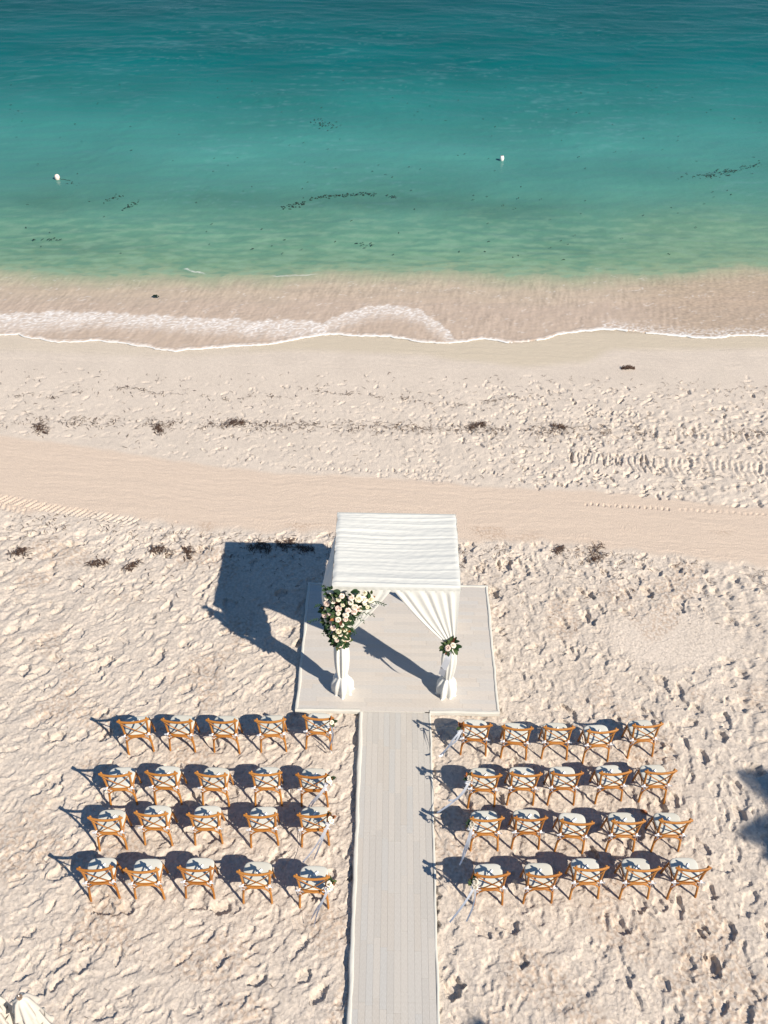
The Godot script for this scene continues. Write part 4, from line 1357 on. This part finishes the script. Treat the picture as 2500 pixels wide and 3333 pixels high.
	mats.bark = std(srgb(0.18, 0.145, 0.11), 0.9, wt, Vector3.ONE * 2.0)
	m = std(srgb(0.06, 0.10, 0.03), 0.55)
	m.cull_mode = BaseMaterial3D.CULL_DISABLED
	mats.palm = m
	mats.buoy = std(srgb(0.80, 0.78, 0.75), 0.4)
	mats.buoy_pink = std(srgb(0.78, 0.66, 0.58), 0.45)
	mats.dark = std(srgb(0.02, 0.025, 0.025), 0.7)

func _ready() -> void:
	rng.seed = 20240607
	# camera
	var pitch := 0.7277
	var yaw := -0.0025
	var roll := 0.0158
	var fw := Vector3(sin(yaw) * cos(pitch), -sin(pitch), -cos(yaw) * cos(pitch))
	var rt := Vector3(cos(yaw), 0, sin(yaw))
	var up := rt.cross(fw)
	var r2 := rt * cos(roll) + up * sin(roll)
	var u2 := up * cos(roll) - rt * sin(roll)
	var cam := Camera3D.new()
	cam.name = "camera"
	add_child(cam)
	cam.transform = Transform3D(Basis(r2, u2, -fw), Vector3(0, 14.6456, 0))
	cam.fov = rad_to_deg(2.0 * atan(1666.5 / 3094.6))
	cam.near = 0.1
	cam.far = 3000.0
	cam.current = true
	# sky, sun and exposure
	var env := Environment.new()
	env.background_mode = Environment.BG_SKY
	var sm := ProceduralSkyMaterial.new()
	sm.sky_top_color = srgb(0.066, 0.155, 0.335)
	sm.sky_horizon_color = srgb(0.24, 0.41, 0.50)
	sm.sky_curve = 0.16
	sm.ground_horizon_color = srgb(0.27, 0.43, 0.57)
	sm.ground_bottom_color = srgb(0.25, 0.24, 0.22)
	sm.sun_angle_max = 6.0
	var sky := Sky.new()
	sky.sky_material = sm
	env.sky = sky
	env.background_energy_multiplier = 0.75
	env.tonemap_mode = Environment.TONE_MAPPER_LINEAR
	env.tonemap_exposure = 1.42
	env.sdfgi_enabled = true
	env.ssao_enabled = true
	env.ssil_enabled = true
	var we := WorldEnvironment.new()
	we.name = "world_environment"
	we.environment = env
	add_child(we)
	var sun := DirectionalLight3D.new()
	sun.name = "sun"
	add_child(sun)
	var to_sun := Vector3(0.587, 0.644, 0.490).normalized()
	sun.look_at_from_position(to_sun * 40.0, Vector3.ZERO)
	sun.light_color = Color(1.0, 0.955, 0.89)
	sun.light_energy = 1.6
	sun.light_angular_distance = 0.5
	sun.shadow_enabled = true
	make_materials()
	n1.seed = 11; n1.frequency = 1.0; n1.fractal_octaves = 2
	n2.seed = 23; n2.frequency = 1.0; n2.fractal_octaves = 1
	for q in [[-12.15, -24.0], [-11.29, -23.91], [-10.79, -24.0], [-10.46, -23.81], [-9.74, -23.63], [-9.19, -23.57], [-8.56, -23.72], [-7.87, -23.64], [-7.17, -23.46], [-6.61, -23.30], [-6.06, -23.20], [-5.42, -23.34], [-4.26, -23.55], [-3.47, -23.65], [-2.69, -23.98], [-2.17, -24.20], [-1.77, -24.32], [-0.95, -24.24], [-0.14, -24.27], [0.41, -24.13], [0.81, -23.97], [1.61, -23.87], [2.29, -24.07],
			[2.84, -24.21], [3.5, -24.0], [4.04, -24.02], [4.47, -24.21], [4.91, -24.49], [5.91, -24.81], [6.76, -24.94], [7.15, -24.82], [7.54, -24.70], [8.34, -24.6], [9.54, -24.46], [10.41, -24.67], [11.21, -24.64], [12.09, -24.77]]:
		shore_x.append(q[0]); shore_z.append(q[1])
	build_sand()
	build_sea()
	rng.seed = 77
	build_floor()
	build_gazebo()
	for k in 4: roses.append(rose_mesh([0.6, 1.0, 0.8, 1.2][k], 60 + k))
	leaf_wide = leaf_mesh(0.27)
	leaf_slim = leaf_mesh(0.13)
	rng.seed = 4242
	build_arrangement()
	build_tieback(Vector3(-0.765, 1.66, -11.14), "small posy of two cream roses and leaves under the large hanging spray", 3, 71)
	build_tieback(Vector3(1.192, 1.56, -11.14), "small round posy of one cream rose cluster tied alone on gazebo post", 2, 72)
	# chairs: [x, z, turn] by block and row, numbered outwards from the aisle
	var near_rows := [
		[[-1.138, -10.03, -0.04], [-1.947, -9.97, 0.06], [-2.783, -9.94, -0.01], [-3.578, -9.94, -0.03], [-4.327, -9.90, 0.12]],
		[[-1.130, -8.88, -0.01], [-1.927, -8.89, 0.035], [-2.818, -8.86, -0.05], [-3.634, -8.87, -0.03], [-4.399, -8.84, 0.04]],
		[[-1.075, -8.15, 0.08], [-1.912, -8.13, 0.05], [-2.839, -8.14, 0.04], [-3.662, -8.11, -0.015], [-4.398, -8.02, 0.03]],
		[[-1.021, -7.11, -0.02], [-1.917, -7.16, 0.0], [-2.834, -7.21, 0.0], [-3.627, -7.19, 0.03], [-4.342, -7.18, 0.075]]]
	var far_rows := [
		[[1.649, -9.96, -0.04], [2.368, -9.89, -0.07], [3.097, -9.91, 0.005], [3.828, -9.88, 0.07], [4.660, -10.01, 0.076]],
		[[1.731, -8.95, -0.02], [2.398, -8.98, 0.006], [3.101, -9.00, 0.017], [3.928, -9.06, 0.076], [4.681, -9.08, 0.054]],
		[[1.724, -8.13, 0.033], [2.407, -8.17, 0.022], [3.127, -8.12, -0.054], [3.968, -8.15, 0.02], [4.723, -8.16, 0.021]],
		[[1.725, -7.20, 0.054], [2.511, -7.24, 0.038], [3.259, -7.32, 0.033], [4.057, -7.34, 0.021], [4.825, -7.37, 0.027]]]
	var proto: Node3D = null
	var nth := ["", "second", "third", "fourth", "outermost"]
	var rown := ["front row by the platform", "second row", "third row", "last row"]
	var sides := ["rose spray's side", "palm shadow's side"]
	var posy := ["posy of one white rose among brown magnolia leaves on front-row aisle chair, rose spray's side", "posy of two white roses with upright dark leaf on second-row aisle chair, rose spray's side",
		"posy of large white roses with long white ribbons on third-row aisle chair, rose spray's side", "posy of three cream roses hanging low on last-row aisle chair, rose spray's side",
		"posy of only brown magnolia leaves with white ribbons on front-row chair, palm shadow's side", "posy of one pale rose with green and brown leaves on second-row chair, palm shadow's side",
		"posy of white roses with dark green leaf on third-row chair, palm shadow's side", "posy of three cream roses with two long ribbons on last-row chair, palm shadow's side"]
	for sd in 2:
		var rows: Array = near_rows if sd == 0 else far_rows
		for r in 4:
			for k in 5:
				var q: Array = rows[r][k]
				var c: Node3D
				if proto == null:
					proto = make_chair()
					c = proto
				else:
					c = proto.duplicate()
					c.name = numbered("chair")
					add_child(c)
				rng.seed = 300 + sd * 20 + r * 5 + k
				c.position = Vector3(q[0], rng.randf_range(-0.022, 0.004), q[1])
				c.rotation = Vector3(rng.randf_range(-0.022, 0.022), q[2], rng.randf_range(-0.02, 0.02))
				var tone: Material = mats["wood%d" % rng.randi_range(0, 2)]
				for o: MeshInstance3D in c.get_children():
					if o.name.begins_with("cushion"): o.material_override = mats["cushion%d" % rng.randi_range(0, 1)]
					elif not o.name.begins_with("tie_bow"): o.material_override = tone
				var which: String = "beside the aisle" if k == 0 else nth[k] + (" from the aisle" if k < 4 else "")
				tag(c, "honey-brown wooden chair, %s, %s, %s" % [which, rown[r], sides[sd]], "chair", "cross-back wedding chairs in rows facing the gazebo")
				if k == 0:
					build_posy(c, 1.0 if sd == 0 else -1.0, sd * 4 + r, posy[sd * 4 + r])
				# the folded card on the cushion
				if r > 0 or (sd == 0 and k == 4) or (sd == 1 and k > 0):
					rng.seed = 900 + sd * 40 + r * 5 + k
					var mb := MB.new()
					var ln := 0.10
					for e: float in [-1.0, 1.0]:
						mb.flat_quad(Vector3(-ln / 2, 0.0, 0.016 * e + 0.004), Vector3(ln / 2, 0.0, 0.016 * e + 0.004), Vector3(ln / 2, 0.020, 0.002), Vector3(-ln / 2, 0.020, 0.002))
					var o := part("folded_card", mb.mesh(), mats.paper, self)
					o.transform = c.transform * Transform3D(Basis(Vector3.UP, 0.78 + rng.randf_range(-0.18, 0.18)), Vector3(0.02 + rng.randf_range(-0.02, 0.02), 0.5320, -0.20 + rng.randf_range(-0.02, 0.02)))
					tag(o, "folded white card on the cushion of chair %s, %s, %s" % [which.replace("beside the aisle", "at aisle").replace(" the aisle", " aisle"), rown[r].replace(" by the platform", ""), sides[sd]], "card", "folded white cards lying on the seats")
	build_parasol(Vector3(-4.19, 0.58, -4.48), "closed cream beach parasol with metal finial in the corner", 0.3)
	build_parasol(Vector3(-4.64, 0.58, -4.52), "closed cream beach parasol cut off by the picture's edge", 1.7)
	# buoys
	var b := thing("buoy", Vector3(4.40, -0.10, -37.9))
	b.scale = Vector3.ONE * 0.8
	tag(b, "small white mooring buoy with dark eye floating alone farther out", "buoy", "buoys in the shallows")
	var mb2 := MB.new()
	mb2.lathe(Vector3.ZERO, [[0.07, -0.08], [0.105, 0.0], [0.112, 0.07], [0.098, 0.15], [0.062, 0.20], [0.035, 0.208]], 20)
	part("float", mb2.mesh(), mats.buoy, b)
	mb2 = MB.new()
	mb2.lathe(Vector3.ZERO, [[0.042, 0.204], [0.042, 0.213], [0.001, 0.211]], 14)
	part("eye", mb2.mesh(), mats.dark, b)
	clean(b)
	b = thing("buoy", Vector3(-12.72, -0.12, -35.3))
	b.scale = Vector3.ONE * 0.78
	tag(b, "small pinkish white buoy trailing dark weed near the drifting seaweed", "buoy", "buoys in the shallows")
	mb2 = MB.new()
	mb2.lathe(Vector3.ZERO, [[0.07, -0.08], [0.11, 0.0], [0.128, 0.08], [0.115, 0.17], [0.07, 0.23], [0.001, 0.245]], 20)
	part("float", mb2.mesh(), mats.buoy_pink, b)
	mb2 = MB.new()
	mb2.tube(smooth_path([Vector3(0.09, 0.10, 0.03), Vector3(0.19, 0.03, 0.05), Vector3(0.32, 0.012, 0.02), Vector3(0.46, 0.010, 0.10), Vector3(0.66, 0.010, 0.14)], 16), 0.010, 0.010, 6)
	part("rope", mb2.mesh(), mats.dark, b)
	clean(b)
	# dried weed along the tide lines: clumps one can tell apart, and the litter between them
	var clumps := [[-7.95, -14.73, 0.30, "on trodden sand nearest the beach's far edge"], [-6.17, -14.49, 0.26, "below the tyre track beside a fainter clump"], [-5.42, -14.50, 0.24, "closest below the raked band's tyre track end"], [-4.90, -15.10, 0.34, "the longest one short of the gazebo's shadow"], [-4.26, -15.04, 0.26, "just outside the gazebo's shadow"], [4.84, -15.08, 0.36, "the biggest, on the palm shadow's side"], [3.93, -15.17, 0.18, "beside the biggest dark clump"],
		[-2.69, -15.22, 0.34, "in the gazebo's shadow, outer one"], [-2.15, -15.30, 0.30, "in the gazebo's shadow, middle one"], [-1.75, -15.30, 0.26, "in the gazebo's shadow, next to its roof"], [-8.73, -19.55, 0.30, "on the tide line, farthest from gazebo"], [-3.85, -19.66, 0.34, "on the tide line, darkest and middle one"], [-5.76, -19.55, 0.24, "on the tide line between two bigger clumps"], [2.4, -19.85, 0.34, "on the tide line beyond the roof's corner"], [4.50, -20.0, 0.26, "on the tide line, curled round a hollow"]]
	for k in clumps.size():
		var q: Array = clumps[k]
		rng.seed = 3000 + k
		var mb := MB.new()
		var at := Vector3(q[0], height_at(q[0], q[1]), q[1])
		var rad: float = q[2]
		var cnt := int(300 * rad)
		var walk := Vector3(-rad * 0.9, 0, rng.randf_range(-0.1, 0.1))
		var wdir := rng.randf_range(-0.3, 0.3)
		for t in cnt:
			if t % 6 == 0:
				walk += Vector3(cos(wdir), 0, sin(wdir)) * rad * 1.5 / (cnt / 6.0)
				wdir = clampf(wdir + rng.randf_range(-0.9, 0.9), -1.3, 1.3)
			var sp: float = rad * (0.07 + 0.26 * absf(n2.get_noise_2d(walk.x * 5.0 + k * 7.0, 2.0)))
			var p := walk + Vector3(rng.randfn(0, sp), 0, rng.randfn(0, sp))
			p.y = height_at(at.x + p.x, at.z + p.z) - at.y + rng.randf_range(0.004, 0.025)
			sprig(mb, p, rng.randf_range(0.06, 0.16), rng.randf_range(0.004, 0.009), 0.025)
		var o := part("seaweed_clump", mb.mesh(), mats.weed, self)  # each clump is a tangle of dried seaweed
		o.position = at
		tag(o, "dark brown dried seaweed clump " + q[3], "sea grass", "dried seaweed clumps on the sand")
	rng.seed = 6001
	var lit := MB.new()
	var lit2 := MB.new()
	for k in 7400:
		var p := Vector3.ZERO
		var sel := rng.randf()
		if sel < 0.30:
			p = Vector3(rng.randf_range(-10.5, 10.5), 0, -19.72 + 0.22 * n1.get_noise_2d(rng.randf() * 0.001, 4.0) + rng.randfn(0, 0.13))
			if n1.get_noise_2d(p.x * 0.8, 3.0) < rng.randf_range(-0.5, 0.25): continue
		elif sel < 0.36:
			p = Vector3(rng.randf_range(-10.0, 4.0), 0, 0)
			p.z = -21.05 + 0.22 * sin(p.x * 1.1) + 0.16 * n1.get_noise_2d(p.x * 0.6, 9.0) * 2.0 + rng.randfn(0, 0.025)
			if n1.get_noise_2d(p.x * 1.4, 71.0) < rng.randf_range(-0.2, 0.3): continue
		elif sel < 0.62:
			p = Vector3(rng.randf_range(-10.8, 10.8), 0, rng.randf_range(-22.2, -17.2))
			if p.z > band_top(p.x) - 0.1 or rng.randf() > 0.35 + 0.65 * smoothstep(-1.0, 7.0, p.x): continue  # real shreds; extra ones to the right stand in for shaded footprint pits
		elif sel < 0.78:
			p = Vector3(rng.randf_range(-8.6, 8.6), 0, 0)
			p.z = band_bot(p.x) + 0.15 + absf(rng.randfn(0, 0.55))
			if n1.get_noise_2d(p.x * 0.7, 50.0) < rng.randf_range(-0.4, 0.2): continue
		else:
			p = Vector3(rng.randf_range(-7.5, 7.5), 0, rng.randf_range(-14.5, -4.6))
			if rng.randf() > 0.45: continue
		if p.x > PX0 - 0.1 and p.x < PX1 + 0.1 and p.z > PZ0 - 0.1 and p.z < PZ1 + 0.1: continue
		if p.x > AX0 - 0.1 and p.x < AX1 + 0.1 and p.z > PZ1 - 0.1: continue
		p.y = height_at(p.x, p.z) + 0.008
		var small := 1.0 if p.z < -13.0 else 0.55
		sprig(lit if rng.randf() < 0.6 else lit2, p, rng.randf_range(0.04, 0.17) * small, rng.randf_range(0.003, 0.007) * small, 0.02)
	tag(part("seaweed_litter", lit.mesh(), mats.weed, self), "dark shreds of dried seaweed strewn over the sand", "seaweed", "", "stuff")
	tag(part("grass_litter", lit2.mesh(), mats.weed_green, self), "olive shreds of dried sea grass strewn over the sand", "sea grass", "", "stuff")
	# single odd things on the beach
	var lf := part("fallen_leaf", leaf_wide, mats.magnolia1, self)
	lf.transform = Transform3D(Basis(Vector3.UP, 1.2).scaled(Vector3.ONE * 0.14), Vector3(4.45, height_at(4.5, -8.83) + 0.035, -8.83))
	tag(lf, "fallen orange-brown leaf on the sand behind the third row's chairs", "leaf")
	var dw := MB.new()
	dw.tube(smooth_path([Vector3(-0.17, 0.02, 0.0), Vector3(-0.05, 0.035, 0.015), Vector3(0.06, 0.045, -0.01), Vector3(0.17, 0.02, 0.01)], 10), 0.045, 0.030, 8)
	rng.seed = 81
	for k in 60: sprig(dw, Vector3(rng.randfn(0, 0.09), 0.05, rng.randfn(0, 0.03)), rng.randf_range(0.04, 0.1), 0.009, 0.03)
	var d := part("seaweed_lump", dw.mesh(), mats.weed, self)
	d.position = Vector3(6.72, height_at(6.72, -22.67), -22.67)
	tag(d, "single reddish brown lump of seaweed alone on smooth damp sand", "seaweed")
	var tw2 := MB.new()
	for k in 40: sprig(tw2, Vector3(rng.randfn(0, 0.04), 0.02, rng.randfn(0, 0.03)), rng.randf_range(0.04, 0.08), 0.014, 0.03)
	var d2 := part("seaweed_tuft", tw2.mesh(), mats.weed_sea, self)
	d2.position = Vector3(-7.27, -0.10, -26.41)
	tag(d2, "black tuft of seaweed afloat in the brown wash", "seaweed")
	# palms just outside the picture
	build_palm(Vector3(16.0, 0, -1.8), Vector3(15.12, 7.2, -2.9), "tall coconut palm whose shadow falls beside the chairs", 5, 2.6)
	build_palm(Vector3(8.9, 0, 3.2), Vector3(8.25, 7.2, 2.12), "coconut palm whose frond tips throw shadow beside the aisle", 6, 2.3)
